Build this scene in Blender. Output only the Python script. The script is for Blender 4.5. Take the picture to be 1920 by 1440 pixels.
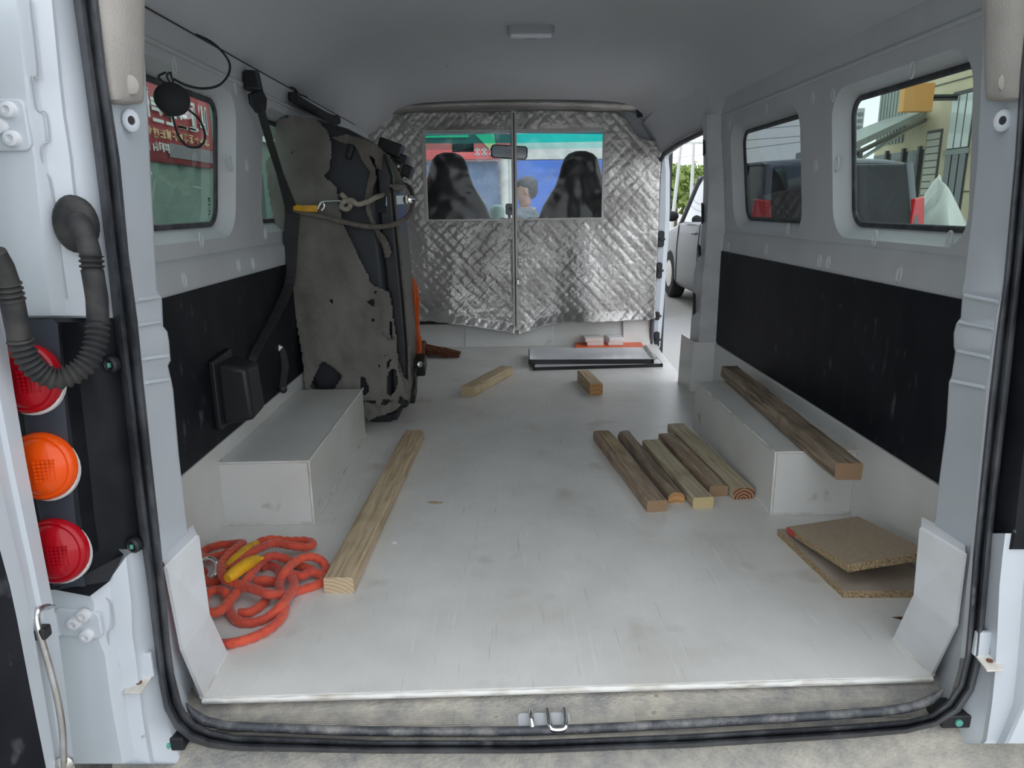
import bpy, bmesh, math, random
from math import sin, cos, pi, radians, atan2, hypot
from mathutils import Vector, Matrix, noise
from mathutils.geometry import tessellate_polygon

for o in list(bpy.data.objects):
    bpy.data.objects.remove(o)
random.seed(7)
SC = bpy.context.scene
COL = SC.collection

# ---------------------------------------------------------------- camera
FPX = 1331.0
YAW, PITCH, ROLL = radians(0.86), radians(14.1), radians(0.7)
CAM = Vector((0, 0, 0.78))
RM = Matrix.Rotation(-YAW, 3, 'Z') @ Matrix.Rotation(pi / 2 - PITCH, 3, 'X') @ Matrix.Rotation(-ROLL, 3, 'Z')
cd = bpy.data.cameras.new('camera')
cd.sensor_width = 36.0
cd.lens = FPX / 1920 * 36.0
cd.clip_start = 0.02
cam = bpy.data.objects.new('camera', cd)
COL.objects.link(cam)
cam.matrix_world = Matrix.Translation(CAM) @ RM.to_4x4()
SC.camera = cam

# ---------------------------------------------------------------- world: bright overcast sky
w = bpy.data.worlds.new('overcast_sky')
SC.world = w
w.use_nodes = True
nt = w.node_tree
nt.nodes.clear()
wo = nt.nodes.new('ShaderNodeOutputWorld')
bg = nt.nodes.new('ShaderNodeBackground')
tc = nt.nodes.new('ShaderNodeTexCoord')
nz = nt.nodes.new('ShaderNodeTexNoise')
nz.inputs['Scale'].default_value = 2.4
nz.inputs['Detail'].default_value = 5
rp = nt.nodes.new('ShaderNodeValToRGB')
rp.color_ramp.elements[0].position = 0.3
rp.color_ramp.elements[0].color = (0.74, 0.80, 0.87, 1)
rp.color_ramp.elements[1].position = 0.75
rp.color_ramp.elements[1].color = (0.95, 0.98, 1.0, 1)
nt.links.new(tc.outputs['Generated'], nz.inputs['Vector'])
nt.links.new(nz.outputs['Fac'], rp.inputs['Fac'])
nt.links.new(rp.outputs['Color'], bg.inputs['Color'])
bg.inputs['Strength'].default_value = 1.0
nt.links.new(bg.outputs['Background'], wo.inputs['Surface'])

vs = SC.view_settings
vs.view_transform = 'Standard'
vs.look = 'None'
vs.gamma = 1.0
vs.use_curve_mapping = False
vs.exposure = 1.15
SC.cycles.max_bounces = 14
SC.cycles.diffuse_bounces = 8
SC.cycles.transparent_max_bounces = 16

# ---------------------------------------------------------------- pixel -> place
def ray(px, py):
    return RM @ Vector(((px - 960) / FPX, (720 - py) / FPX, -1.0))
def on(px, py, ax, v):
    d = ray(px, py)
    return CAM + d * ((v - CAM[ax]) / d[ax])
def onx(px, py, x): return on(px, py, 0, x)
def ony(px, py, y): return on(px, py, 1, y)
def onz(px, py, z=0.0): return on(px, py, 2, z)
V = Vector

# ---------------------------------------------------------------- materials
MATS = {}
def mat(name, col, rough=0.5, metal=0.0, col2=None, nscale=6.0, lo=0.4, hi=0.65, bump=0.0, bscale=40.0,
        stretch=(1, 1, 1), coat=0.0, spec=0.5, detail=4.0, sheen=0.0, bdist=0.004, rough2=None,
        col3=None, n3=30.0, lo3=0.62, hi3=0.72, nrough=0.5):
    if name in MATS:
        return MATS[name]
    m = bpy.data.materials.new(name)
    m.use_nodes = True
    n, l = m.node_tree.nodes, m.node_tree.links
    b = n['Principled BSDF']
    b.inputs['Roughness'].default_value = rough
    b.inputs['Metallic'].default_value = metal
    b.inputs['Coat Weight'].default_value = coat
    b.inputs['Specular IOR Level'].default_value = spec
    b.inputs['Sheen Weight'].default_value = sheen
    b.inputs['Base Color'].default_value = (*col, 1)
    t = n.new('ShaderNodeTexCoord')
    mp = n.new('ShaderNodeMapping')
    mp.inputs['Scale'].default_value = stretch
    l.new(t.outputs['Object'], mp.inputs['Vector'])
    out = None
    if col2 is not None:
        x = n.new('ShaderNodeTexNoise')
        x.inputs['Scale'].default_value = nscale
        x.inputs['Detail'].default_value = detail
        x.inputs['Roughness'].default_value = nrough
        l.new(mp.outputs['Vector'], x.inputs['Vector'])
        r = n.new('ShaderNodeMapRange')
        r.inputs['From Min'].default_value = lo
        r.inputs['From Max'].default_value = hi
        l.new(x.outputs['Fac'], r.inputs['Value'])
        mx = n.new('ShaderNodeMix')
        mx.data_type = 'RGBA'
        mx.inputs['A'].default_value = (*col, 1)
        mx.inputs['B'].default_value = (*col2, 1)
        l.new(r.outputs['Result'], mx.inputs['Factor'])
        out = mx.outputs['Result']
        if rough2 is not None:
            r2 = n.new('ShaderNodeMapRange')
            r2.inputs['To Min'].default_value = rough
            r2.inputs['To Max'].default_value = rough2
            l.new(r.outputs['Result'], r2.inputs['Value'])
            l.new(r2.outputs['Result'], b.inputs['Roughness'])
    if col3 is not None:
        x3 = n.new('ShaderNodeTexNoise')
        x3.inputs['Scale'].default_value = n3
        x3.inputs['Detail'].default_value = 5
        l.new(mp.outputs['Vector'], x3.inputs['Vector'])
        r3 = n.new('ShaderNodeMapRange')
        r3.inputs['From Min'].default_value = lo3
        r3.inputs['From Max'].default_value = hi3
        l.new(x3.outputs['Fac'], r3.inputs['Value'])
        m3 = n.new('ShaderNodeMix')
        m3.data_type = 'RGBA'
        if out is not None:
            l.new(out, m3.inputs['A'])
        else:
            m3.inputs['A'].default_value = (*col, 1)
        m3.inputs['B'].default_value = (*col3, 1)
        l.new(r3.outputs['Result'], m3.inputs['Factor'])
        out = m3.outputs['Result']
    if out is not None:
        l.new(out, b.inputs['Base Color'])
    if bump > 0:
        x2 = n.new('ShaderNodeTexNoise')
        x2.inputs['Scale'].default_value = bscale
        x2.inputs['Detail'].default_value = 3
        l.new(mp.outputs['Vector'], x2.inputs['Vector'])
        bp = n.new('ShaderNodeBump')
        bp.inputs['Strength'].default_value = bump
        bp.inputs['Distance'].default_value = bdist
        l.new(x2.outputs['Fac'], bp.inputs['Height'])
        l.new(bp.outputs['Normal'], b.inputs['Normal'])
    MATS[name] = m
    return m

def glass(name, tint, refl=0.06, haze=0.0, hazecol=(0.8, 0.85, 0.85), rough=0.02):
    """thin pane: tinted see-through mixed with a mirror layer and a little dust"""
    m = bpy.data.materials.new(name)
    m.use_nodes = True
    n, l = m.node_tree.nodes, m.node_tree.links
    n.clear()
    o = n.new('ShaderNodeOutputMaterial')
    tr = n.new('ShaderNodeBsdfTransparent')
    tr.inputs['Color'].default_value = (*tint, 1)
    gl = n.new('ShaderNodeBsdfGlossy')
    gl.inputs['Roughness'].default_value = rough
    lw = n.new('ShaderNodeLayerWeight')
    lw.inputs['Blend'].default_value = 0.35
    mr = n.new('ShaderNodeMapRange')
    mr.inputs['To Min'].default_value = refl
    mr.inputs['To Max'].default_value = min(1, refl * 5)
    l.new(lw.outputs['Fresnel'], mr.inputs['Value'])
    mx = n.new('ShaderNodeMixShader')
    l.new(mr.outputs['Result'], mx.inputs['Fac'])
    l.new(tr.outputs[0], mx.inputs[1])
    l.new(gl.outputs[0], mx.inputs[2])
    last = mx
    if haze > 0:
        df = n.new('ShaderNodeBsdfDiffuse')
        df.inputs['Color'].default_value = (*hazecol, 1)
        x = n.new('ShaderNodeTexNoise')
        x.inputs['Scale'].default_value = 9
        x.inputs['Detail'].default_value = 8
        t = n.new('ShaderNodeTexCoord')
        l.new(t.outputs['Object'], x.inputs['Vector'])
        r = n.new('ShaderNodeMapRange')
        r.inputs['From Min'].default_value = 0.35
        r.inputs['From Max'].default_value = 0.75
        r.inputs['To Min'].default_value = haze * 0.4
        r.inputs['To Max'].default_value = haze * 1.8
        l.new(x.outputs['Fac'], r.inputs['Value'])
        m2 = n.new('ShaderNodeMixShader')
        l.new(r.outputs['Result'], m2.inputs['Fac'])
        l.new(mx.outputs[0], m2.inputs[1])
        l.new(df.outputs[0], m2.inputs[2])
        last = m2
    l.new(last.outputs[0], o.inputs['Surface'])
    MATS[name] = m
    return m

def wood(name, c1, c2, c3, stain=(0.10, 0.075, 0.05), gs=1.0):
    """sawn timber: long grain along local Y, blotchy weathering"""
    m = bpy.data.materials.new(name)
    m.use_nodes = True
    n, l = m.node_tree.nodes, m.node_tree.links
    b = n['Principled BSDF']
    b.inputs['Roughness'].default_value = 0.8
    t = n.new('ShaderNodeTexCoord')
    oi = n.new('ShaderNodeObjectInfo')
    ad = n.new('ShaderNodeVectorMath')
    ad.operation = 'ADD'
    sc = n.new('ShaderNodeMath')
    sc.operation = 'MULTIPLY'
    sc.inputs[1].default_value = 37.0
    l.new(oi.outputs['Random'], sc.inputs[0])
    l.new(t.outputs['Object'], ad.inputs[0])
    l.new(sc.outputs[0], ad.inputs[1])
    mp = n.new('ShaderNodeMapping')
    mp.inputs['Scale'].default_value = (1, 0.06, 1)
    l.new(ad.outputs[0], mp.inputs['Vector'])
    g = n.new('ShaderNodeTexNoise')
    g.inputs['Scale'].default_value = 120 * gs
    g.inputs['Detail'].default_value = 6
    g.inputs['Distortion'].default_value = 0.6
    l.new(mp.outputs['Vector'], g.inputs['Vector'])
    r = n.new('ShaderNodeValToRGB')
    e = r.color_ramp.elements
    e[0].position, e[0].color = 0.32, (*c2, 1)
    e[1].position, e[1].color = 0.68, (*c3, 1)
    k = e.new(0.5)
    k.color = (*c1, 1)
    l.new(g.outputs['Fac'], r.inputs['Fac'])
    s = n.new('ShaderNodeTexNoise')
    s.inputs['Scale'].default_value = 9
    s.inputs['Detail'].default_value = 6
    l.new(ad.outputs[0], s.inputs['Vector'])
    rr = n.new('ShaderNodeMapRange')
    rr.inputs['From Min'].default_value = 0.52
    rr.inputs['From Max'].default_value = 0.78
    rr.inputs['To Max'].default_value = 0.6
    l.new(s.outputs['Fac'], rr.inputs['Value'])
    mx = n.new('ShaderNodeMix')
    mx.data_type = 'RGBA'
    mx.inputs['B'].default_value = (*stain, 1)
    l.new(rr.outputs['Result'], mx.inputs['Factor'])
    l.new(r.outputs['Color'], mx.inputs['A'])
    l.new(mx.outputs['Result'], b.inputs['Base Color'])
    bp = n.new('ShaderNodeBump')
    bp.inputs['Strength'].default_value = 0.7
    bp.inputs['Distance'].default_value = 0.003
    l.new(g.outputs['Fac'], bp.inputs['Height'])
    l.new(bp.outputs['Normal'], b.inputs['Normal'])
    MATS[name] = m
    return m

def endgrain(name, c1, c2, off=(0.02, 0, -0.03), scale=26):
    m = bpy.data.materials.new(name)
    m.use_nodes = True
    n, l = m.node_tree.nodes, m.node_tree.links
    b = n['Principled BSDF']
    b.inputs['Roughness'].default_value = 0.85
    t = n.new('ShaderNodeTexCoord')
    mp = n.new('ShaderNodeMapping')
    mp.inputs['Location'].default_value = off
    l.new(t.outputs['Object'], mp.inputs['Vector'])
    wv = n.new('ShaderNodeTexWave')
    wv.wave_type = 'RINGS'
    wv.rings_direction = 'Y'
    wv.inputs['Scale'].default_value = scale
    wv.inputs['Distortion'].default_value = 2.2
    wv.inputs['Detail'].default_value = 3
    l.new(mp.outputs['Vector'], wv.inputs['Vector'])
    mx = n.new('ShaderNodeMix')
    mx.data_type = 'RGBA'
    mx.inputs['A'].default_value = (*c1, 1)
    mx.inputs['B'].default_value = (*c2, 1)
    l.new(wv.outputs['Fac'], mx.inputs['Factor'])
    l.new(mx.outputs['Result'], b.inputs['Base Color'])
    MATS[name] = m
    return m

M = MATS
mat('white_paint', (0.55, 0.585, 0.63), 0.38, col2=(0.48, 0.51, 0.54), nscale=5, lo=0.5, hi=0.75, coat=0.15,
    col3=(0.20, 0.17, 0.13), n3=22, lo3=0.745, hi3=0.79)
mat('inner_paint', (0.575, 0.595, 0.62), 0.45, col2=(0.51, 0.52, 0.53), nscale=4, lo=0.45, hi=0.75,
    col3=(0.17, 0.16, 0.15), n3=16, lo3=0.75, hi3=0.8)
mat('post_paint', (0.60, 0.62, 0.64), 0.45, col2=(0.50, 0.51, 0.51), nscale=9, col3=(0.12, 0.11, 0.10), n3=20, lo3=0.74, hi3=0.77)
mat('headliner', (0.59, 0.61, 0.645), 0.95, col2=(0.54, 0.555, 0.575), nscale=2.5, bump=0.15, bscale=60,
    stretch=(1, 0.5, 1), col3=(0.2, 0.2, 0.21), n3=13, lo3=0.72, hi3=0.78)
mat('felt', (0.46, 0.43, 0.40), 0.95, col2=(0.38, 0.355, 0.33), nscale=9, bump=0.35, bscale=260, bdist=0.003)
mat('black_panel', (0.006, 0.007, 0.011), 0.5, col2=(0.012, 0.013, 0.018), nscale=6, spec=0.18,
    stretch=(1, 2.2, 1), col3=(0.10, 0.105, 0.115), n3=15, lo3=0.63, hi3=0.84)
mat('white_board', (0.68, 0.685, 0.67), 0.35, col2=(0.58, 0.575, 0.54), nscale=4, lo=0.42, hi=0.75, spec=0.4,
    col3=(0.34, 0.29, 0.22), n3=9, lo3=0.70, hi3=0.80)
mat('plate_plastic', (0.70, 0.71, 0.74), 0.4, col2=(0.62, 0.62, 0.62), nscale=8, col3=(0.33, 0.28, 0.22), n3=14, lo3=0.72, hi3=0.8)
mat('caulk', (0.70, 0.69, 0.66), 0.55, col2=(0.42, 0.37, 0.30), nscale=14, lo=0.5, hi=0.75)
mat('rubber', (0.024, 0.026, 0.032), 0.5, col2=(0.12, 0.125, 0.135), nscale=14, lo=0.42, hi=0.75, detail=10, nrough=0.7, stretch=(1, 1, 0.6),
    col3=(0.30, 0.30, 0.30), n3=20, lo3=0.66, hi3=0.86)
mat('sill_rubber', (0.05, 0.055, 0.065), 0.55, col2=(0.26, 0.25, 0.235), nscale=20, lo=0.45, hi=0.70, detail=10, nrough=0.75)
mat('tread', (0.19, 0.19, 0.19), 0.65, col2=(0.44, 0.405, 0.34), nscale=14, lo=0.36, hi=0.64, rough2=0.9, detail=12, nrough=0.78,
    bump=0.6, bscale=220, stretch=(0.8, 1, 1), col3=(0.05, 0.05, 0.055), n3=28, lo3=0.70, hi3=0.78)
mat('bumper', (0.085, 0.09, 0.10), 0.55, col2=(0.42, 0.38, 0.31), nscale=7, lo=0.40, hi=0.64, rough2=0.9, detail=12, nrough=0.75,
    bump=0.3, bscale=120)
mat('black_plastic', (0.018, 0.019, 0.022), 0.45, spec=0.4)
mat('dull_black', (0.02, 0.021, 0.025), 0.75)
mat('hose', (0.024, 0.024, 0.026), 0.6, col2=(0.05, 0.047, 0.044), nscale=30, spec=0.3)
mat('lamp_black', (0.007, 0.008, 0.011), 0.38, spec=0.2, col2=(0.014, 0.015, 0.018), nscale=12,
    col3=(0.12, 0.12, 0.12), n3=60, lo3=0.72, hi3=0.8)
mat('lamp_face', (0.035, 0.042, 0.055), 0.35)
mat('lens_red', (0.36, 0.003, 0.010), 0.22, coat=0.15, spec=0.3)
mat('lens_amber', (0.72, 0.075, 0.003), 0.22, coat=0.15, spec=0.3)
mat('lens_rim', (0.62, 0.60, 0.60), 0.4)
mat('steel', (0.62, 0.62, 0.62), 0.3, 1.0, col2=(0.45, 0.42, 0.38), nscale=30)
mat('chrome', (0.80, 0.80, 0.80), 0.12, 1.0)
mat('green_clip', (0.10, 0.35, 0.28), 0.5)
mat('rope_orange', (0.66, 0.085, 0.035), 0.75, col2=(0.50, 0.05, 0.03), nscale=16, lo=0.4, hi=0.7, sheen=0.3)
mat('yellow_sleeve', (0.80, 0.42, 0.015), 0.5, col2=(0.62, 0.32, 0.02), nscale=40, bump=0.3, bscale=160)
mat('grey_cloth', (0.21, 0.20, 0.185), 0.95, col2=(0.155, 0.145, 0.13), nscale=7, bump=0.4, bscale=300, sheen=0.2)
mat('brown_cloth', (0.17, 0.155, 0.14), 0.95, col2=(0.12, 0.105, 0.09), nscale=14, bump=0.5, bscale=120)
mat('seat_vinyl', (0.022, 0.026, 0.034), 0.5, col2=(0.03, 0.034, 0.042), nscale=5)
mat('seat_black', (0.010, 0.010, 0.012), 0.33, spec=0.5, col2=(0.016, 0.016, 0.018), nscale=14)
mat('belt', (0.030, 0.030, 0.033), 0.8, col2=(0.045, 0.042, 0.04), nscale=9)
mat('pale_rope', (0.40, 0.36, 0.30), 0.9, col2=(0.30, 0.265, 0.22), nscale=60, bump=0.6, bscale=220)
mat('rope_dark', (0.19, 0.17, 0.145), 0.9, col2=(0.14, 0.12, 0.10), nscale=40, bump=0.6, bscale=220)
mat('silver_foil', (0.55, 0.535, 0.52), 0.33, 0.78, col2=(0.36, 0.345, 0.33), nscale=4, lo=0.42, hi=0.66, detail=7,
    bump=0.5, bscale=110, bdist=0.004, rough2=0.46)
mat('silver_edge', (0.50, 0.49, 0.47), 0.45, 0.7, bump=0.4, bscale=90)
mat('orange_board', (0.85, 0.13, 0.025), 0.4, col2=(0.72, 0.11, 0.03), nscale=8)
mat('tile_white', (0.85, 0.85, 0.84), 0.3)
mat('tile_pink', (0.80, 0.74, 0.71), 0.35)
mat('frame_black', (0.008, 0.009, 0.011), 0.35)
mat('panel_glass', (0.74, 0.75, 0.78), 0.15, col2=(0.66, 0.67, 0.70), nscale=4, coat=0.25)
mat('chip_top', (0.43, 0.335, 0.24), 0.75, col2=(0.37, 0.285, 0.20), nscale=150, bump=0.2, bscale=200)
mat('chip_top_grey', (0.42, 0.36, 0.30), 0.7, col2=(0.33, 0.275, 0.22), nscale=7, lo=0.4, hi=0.6, detail=7)
mat('chip_edge', (0.42, 0.31, 0.18), 0.9, col2=(0.17, 0.11, 0.06), nscale=230, lo=0.45, hi=0.66, bump=0.9, bscale=260)
mat('red_mark', (0.55, 0.06, 0.05), 0.8)
mat('paper', (0.82, 0.82, 0.80), 0.8)
mat('leaf', (0.42, 0.32, 0.20), 0.8)
mat('bristle', (0.10, 0.035, 0.015), 0.9, col2=(0.16, 0.06, 0.03), nscale=40)
mat('rag_orange', (0.75, 0.13, 0.03), 0.9)
mat('asphalt', (0.46, 0.45, 0.43), 0.95, col2=(0.34, 0.33, 0.315), nscale=60, bump=0.4, bscale=90)
mat('dark_trim', (0.05, 0.052, 0.056), 0.8)
mat('dash_grey', (0.42, 0.44, 0.45), 0.6)
mat('lamp_plastic', (0.75, 0.77, 0.80), 0.25, coat=0.3)
mat('lamp_body', (0.40, 0.41, 0.43), 0.5)
glass('window_green', (0.50, 0.60, 0.56), 0.05, haze=0.06, hazecol=(0.55, 0.62, 0.6))
glass('window_dark', (0.16, 0.18, 0.18), 0.09, haze=0.02, hazecol=(0.4, 0.42, 0.42))
glass('windshield', (0.86, 0.93, 0.95), 0.03, haze=0.26, hazecol=(0.8, 0.88, 0.95))
glass('shade_fade', (0.45, 0.80, 0.78), 0.03, haze=0.18, hazecol=(0.5, 0.85, 0.85))
glass('teal_band', (0.03, 0.62, 0.60), 0.03, haze=0.10, hazecol=(0.1, 0.75, 0.72))
glass('vinyl', (0.95, 0.96, 0.96), 0.03, haze=0.018, rough=0.10)
wood('wood_tan', (0.50, 0.385, 0.25), (0.37, 0.265, 0.16), (0.60, 0.48, 0.33), stain=(0.24, 0.175, 0.11))
wood('wood_brown', (0.34, 0.25, 0.175), (0.22, 0.155, 0.105), (0.44, 0.345, 0.25))
wood('wood_pale', (0.45, 0.38, 0.26), (0.34, 0.275, 0.18), (0.54, 0.47, 0.34), stain=(0.22, 0.18, 0.12))
wood('wood_weathered', (0.27, 0.205, 0.145), (0.13, 0.095, 0.07), (0.38, 0.30, 0.215), stain=(0.06, 0.045, 0.036), gs=0.7)
endgrain('end_pale', (0.56, 0.44, 0.29), (0.42, 0.31, 0.19), off=(0.03, 0, 0.06), scale=38)
endgrain('end_yellow', (0.60, 0.50, 0.27), (0.48, 0.37, 0.18), scale=60)
endgrain('end_brown', (0.37, 0.24, 0.14), (0.28, 0.175, 0.105), off=(0.05, 0, 0.05), scale=60)
endgrain('end_orange', (0.55, 0.30, 0.12), (0.42, 0.22, 0.09), off=(0, 0, 0.02), scale=18)
endgrain('end_red', (0.42, 0.24, 0.12), (0.10, 0.03, 0.02), off=(0, 0, 0), scale=34)

# ---------------------------------------------------------------- mesh builder
def wloc(o):
    v = V((0, 0, 0))
    while o is not None:
        v += o.location
        o = o.parent
    return v

def tag(o, label=None, cat=None, group=None, kind=None):
    if label: o['label'] = label
    if cat: o['category'] = cat
    if group: o['group'] = group
    if kind: o['kind'] = kind
    return o

def thing(name, label, cat, loc, group=None):
    o = bpy.data.objects.new(name, None)
    o.empty_display_size = 0.05
    o.location = V(loc)
    COL.objects.link(o)
    return tag(o, label, cat, group)

def struct_root(name, loc=(0, 0, 0)):
    o = bpy.data.objects.new(name, None)
    o.empty_display_size = 0.05
    o.location = V(loc)
    COL.objects.link(o)
    o['kind'] = 'structure'
    return o

class MB:
    def __init__(s):
        s.v, s.f, s.m = [], [], []
        s.mi = 0
    def add(s, vs_, fs):
        k = len(s.v)
        s.v += [V(a) for a in vs_]
        for f in fs:
            s.f.append(tuple(i + k for i in f))
            s.m.append(s.mi)
        return s
    def hexa(s, p):
        """bottom loop 0-3, top loop 4-7"""
        return s.add(p, [(3, 2, 1, 0), (4, 5, 6, 7), (0, 1, 5, 4), (1, 2, 6, 5), (2, 3, 7, 6), (3, 0, 4, 7)])
    def box(s, lo, hi):
        (a, b, c), (d, e, f) = lo, hi
        return s.hexa([(a, b, c), (d, b, c), (d, e, c), (a, e, c), (a, b, f), (d, b, f), (d, e, f), (a, e, f)])
    def obox(s, c, size, rot=None):
        c = V(c)
        h = V(size) / 2
        P = []
        for z in (-1, 1):
            for x, y in ((-1, -1), (1, -1), (1, 1), (-1, 1)):
                q = V((x * h.x, y * h.y, z * h.z))
                P.append(c + (rot @ q if rot is not None else q))
        return s.hexa(P)
    def prism(s, poly, vec):
        n = len(poly)
        a = [V(p) for p in poly]
        b = [p + V(vec) for p in a]
        fs = [tuple(range(n))[::-1], tuple(range(n, 2 * n))]
        fs += [(i, (i + 1) % n, n + (i + 1) % n, n + i) for i in range(n)]
        return s.add(a + b, fs)
    def rows(s, rows, close=False, flip=False):
        n = len(rows[0])
        vs_ = [p for r in rows for p in r]
        fs = []
        for i in range(len(rows) - 1):
            for j in range(n if close else n - 1):
                a, b = i * n + j, i * n + (j + 1) % n
                q = (a, b, b + n, a + n)
                fs.append(q[::-1] if flip else q)
        return s.add(vs_, fs)
    def tube(s, path, r, n=8, caps=True, closed=False, rf=None, flat=1.0, up=None):
        path = [V(p) for p in path]
        N = len(path)
        ring = []
        nrm = None
        for i, p in enumerate(path):
            if closed:
                t = path[(i + 1) % N] - path[i - 1]
            else:
                t = path[min(i + 1, N - 1)] - path[max(i - 1, 0)]
            t.normalize()
            if nrm is None:
                nrm = (V(up) if up is not None else V((0, 0, 1)))
                if abs(nrm.dot(t)) > 0.95:
                    nrm = V((1, 0, 0))
            nrm = (nrm - t * nrm.dot(t)).normalized()
            bn = t.cross(nrm)
            rr = r[i] if isinstance(r, (list, tuple)) else r
            c = []
            for k in range(n):
                a = 2 * pi * k / n
                q = rr * (rf(i, a) if rf else 1)
                c.append(p + nrm * (cos(a) * q * flat) + bn * (sin(a) * q))
            ring.append(c)
        if closed:
            ring.append(ring[0])
        k0 = len(s.v)
        s.rows(ring, close=True)
        if caps and not closed:
            e = len(s.v) - n
            s.f.append(tuple(range(k0, k0 + n)))
            s.m.append(s.mi)
            s.f.append(tuple(range(e, e + n))[::-1])
            s.m.append(s.mi)
        return s
    def strap(s, path, width, thick, wdir):
        """flat webbing: wdir is a vector or a list of vectors across the strap"""
        path = [V(p) for p in path]
        N = len(path)
        rows = []
        for i, p in enumerate(path):
            t = (path[min(i + 1, N - 1)] - path[max(i - 1, 0)]).normalized()
            wd = V(wdir[i] if isinstance(wdir, list) else wdir)
            wd = (wd - t * wd.dot(t)).normalized()
            nn = t.cross(wd)
            ww = width[i] if isinstance(width, (list, tuple)) else width
            a, b = wd * ww / 2, nn * thick / 2
            rows.append([p - a - b, p + a - b, p + a + b, p - a + b])
        k0 = len(s.v)
        s.rows(rows, close=True)
        e = len(s.v) - 4
        s.f += [tuple(range(k0, k0 + 4)), tuple(range(e, e + 4))[::-1]]
        s.m += [s.mi, s.mi]
        return s
    def lathe(s, prof, c, axis=(0, 0, 1), n=20, sx=1.0, sy=1.0, up=None):
        c, a = V(c), V(axis).normalized()
        u = V(up) if up is not None else V((0, 0, 1))
        if abs(u.dot(a)) > 0.95:
            u = V((1, 0, 0))
        u = (u - a * u.dot(a)).normalized()
        b = a.cross(u)
        rows = []
        for r, h in prof:
            rows.append([c + a * h + u * (cos(2 * pi * k / n) * r * sy) + b * (sin(2 * pi * k / n) * r * sx) for k in range(n)])
        k0 = len(s.v)
        s.rows(rows, close=True)
        e = len(s.v) - n
        if prof[0][0] > 1e-5:
            s.f.append(tuple(range(k0, k0 + n))[::-1]); s.m.append(s.mi)
        if prof[-1][0] > 1e-5:
            s.f.append(tuple(range(e, e + n))); s.m.append(s.mi)
        return s
    def ellipsoid(s, c, r, n=16, k=10):
        c = V(c)
        rows = []
        for i in range(k + 1):
            t = pi * i / k
            q = max(sin(t), 0.001)
            rows.append([c + V((r[0] * q * cos(2 * pi * j / n), r[1] * q * sin(2 * pi * j / n), -r[2] * cos(t))) for j in range(n)])
        return s.rows(rows, close=True)
    def polyholes(s, outer, holes, fn):
        """flat polygon with holes in 2-D, mapped to 3-D by fn"""
        loops = [outer] + holes
        pts = [p for lp in loops for p in lp]
        tri = tessellate_polygon([[V((p[0], p[1], 0)) for p in lp] for lp in loops])
        return s.add([fn(*p) for p in pts], [tuple(t) for t in tri])
    def build(s, name, mats, parent=None, smooth=None, bevel=0.0, sub=0, solid=0.0, seg=2, xf=None, keep=False):
        mesh = bpy.data.meshes.new(name)
        vs_ = s.v
        if xf is not None:            # placed in its own local frame
            loc = None
        elif parent is not None:
            loc = wloc(parent)
            vs_ = [p - loc for p in vs_]
            loc = V((0, 0, 0))
        elif keep:
            loc = V((0, 0, 0))
        else:
            lo = V((min(p.x for p in vs_), min(p.y for p in vs_), min(p.z for p in vs_)))
            hi = V((max(p.x for p in vs_), max(p.y for p in vs_), max(p.z for p in vs_)))
            loc = V(((lo.x + hi.x) / 2, (lo.y + hi.y) / 2, lo.z))
            vs_ = [p - loc for p in vs_]
        mesh.from_pydata([tuple(p) for p in vs_], [], s.f)
        if not isinstance(mats, (list, tuple)):
            mats = [mats]
        for q in mats:
            mesh.materials.append(MATS[q])
        mesh.polygons.foreach_set('material_index', s.m)
        bm = bmesh.new()
        bm.from_mesh(mesh)
        bmesh.ops.remove_doubles(bm, verts=bm.verts, dist=1e-5)
        bmesh.ops.recalc_face_normals(bm, faces=bm.faces)
        bm.to_mesh(mesh)
        bm.free()
        mesh.update()
        if smooth is not None:
            mesh.polygons.foreach_set('use_smooth', [True] * len(mesh.polygons))
            if smooth < 180:
                mesh.set_sharp_from_angle(angle=radians(smooth))
        o = bpy.data.objects.new(name, mesh)
        COL.objects.link(o)
        if xf is not None:
            o.matrix_world = xf
        else:
            o.location = loc
        if parent is not None:
            o.parent = parent
        if solid:
            md = o.modifiers.new('solid', 'SOLIDIFY')
            md.thickness = solid
            md.offset = 0
        if bevel > 0:
            md = o.modifiers.new('bevel', 'BEVEL')
            md.width = bevel
            md.segments = seg
            md.limit_method = 'ANGLE'
            md.angle_limit = radians(35)
        if sub:
            md = o.modifiers.new('sub', 'SUBSURF')
            md.levels = md.render_levels = sub
        return o

def smoothpath(pts, k=8, closed=False):
    """Catmull-Rom through the points"""
    pts = [V(p) for p in pts]
    N = len(pts)
    out = []
    for i in range(N if closed else N - 1):
        p1, p2 = pts[i], pts[(i + 1) % N]
        p0 = pts[i - 1] if (i > 0 or closed) else p1 * 2 - p2
        p3 = pts[(i + 2) % N] if (i + 2 < N or closed) else p2 * 2 - p1
        for j in range(k):
            t = j / k
            out.append(0.5 * ((2 * p1) + (p2 - p0) * t + (2 * p0 - 5 * p1 + 4 * p2 - p3) * t * t + (3 * p1 - p0 - 3 * p2 + p3) * t ** 3))
    if not closed:
        out.append(pts[-1])
    return out

def resample(path, step):
    out = [path[0].copy()]
    acc = 0.0
    for a, b in zip(path, path[1:]):
        L = (b - a).length
        while acc + L >= step:
            t = (step - acc) / L
            a = a.lerp(b, t)
            out.append(a.copy())
            L = (b - a).length
            acc = 0.0
        acc += L
    return out

def rrect(y0, y1, z0, z1, r, n=6):
    """rounded rectangle loop in 2-D"""
    out = []
    for cx, cz, a0 in ((y1 - r, z0 + r, -90), (y1 - r, z1 - r, 0), (y0 + r, z1 - r, 90), (y0 + r, z0 + r, 180)):
        for i in range(n + 1):
            a = radians(a0 + 90 * i / n)
            out.append((cx + r * cos(a), cz + r * sin(a)))
    return out

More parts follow.
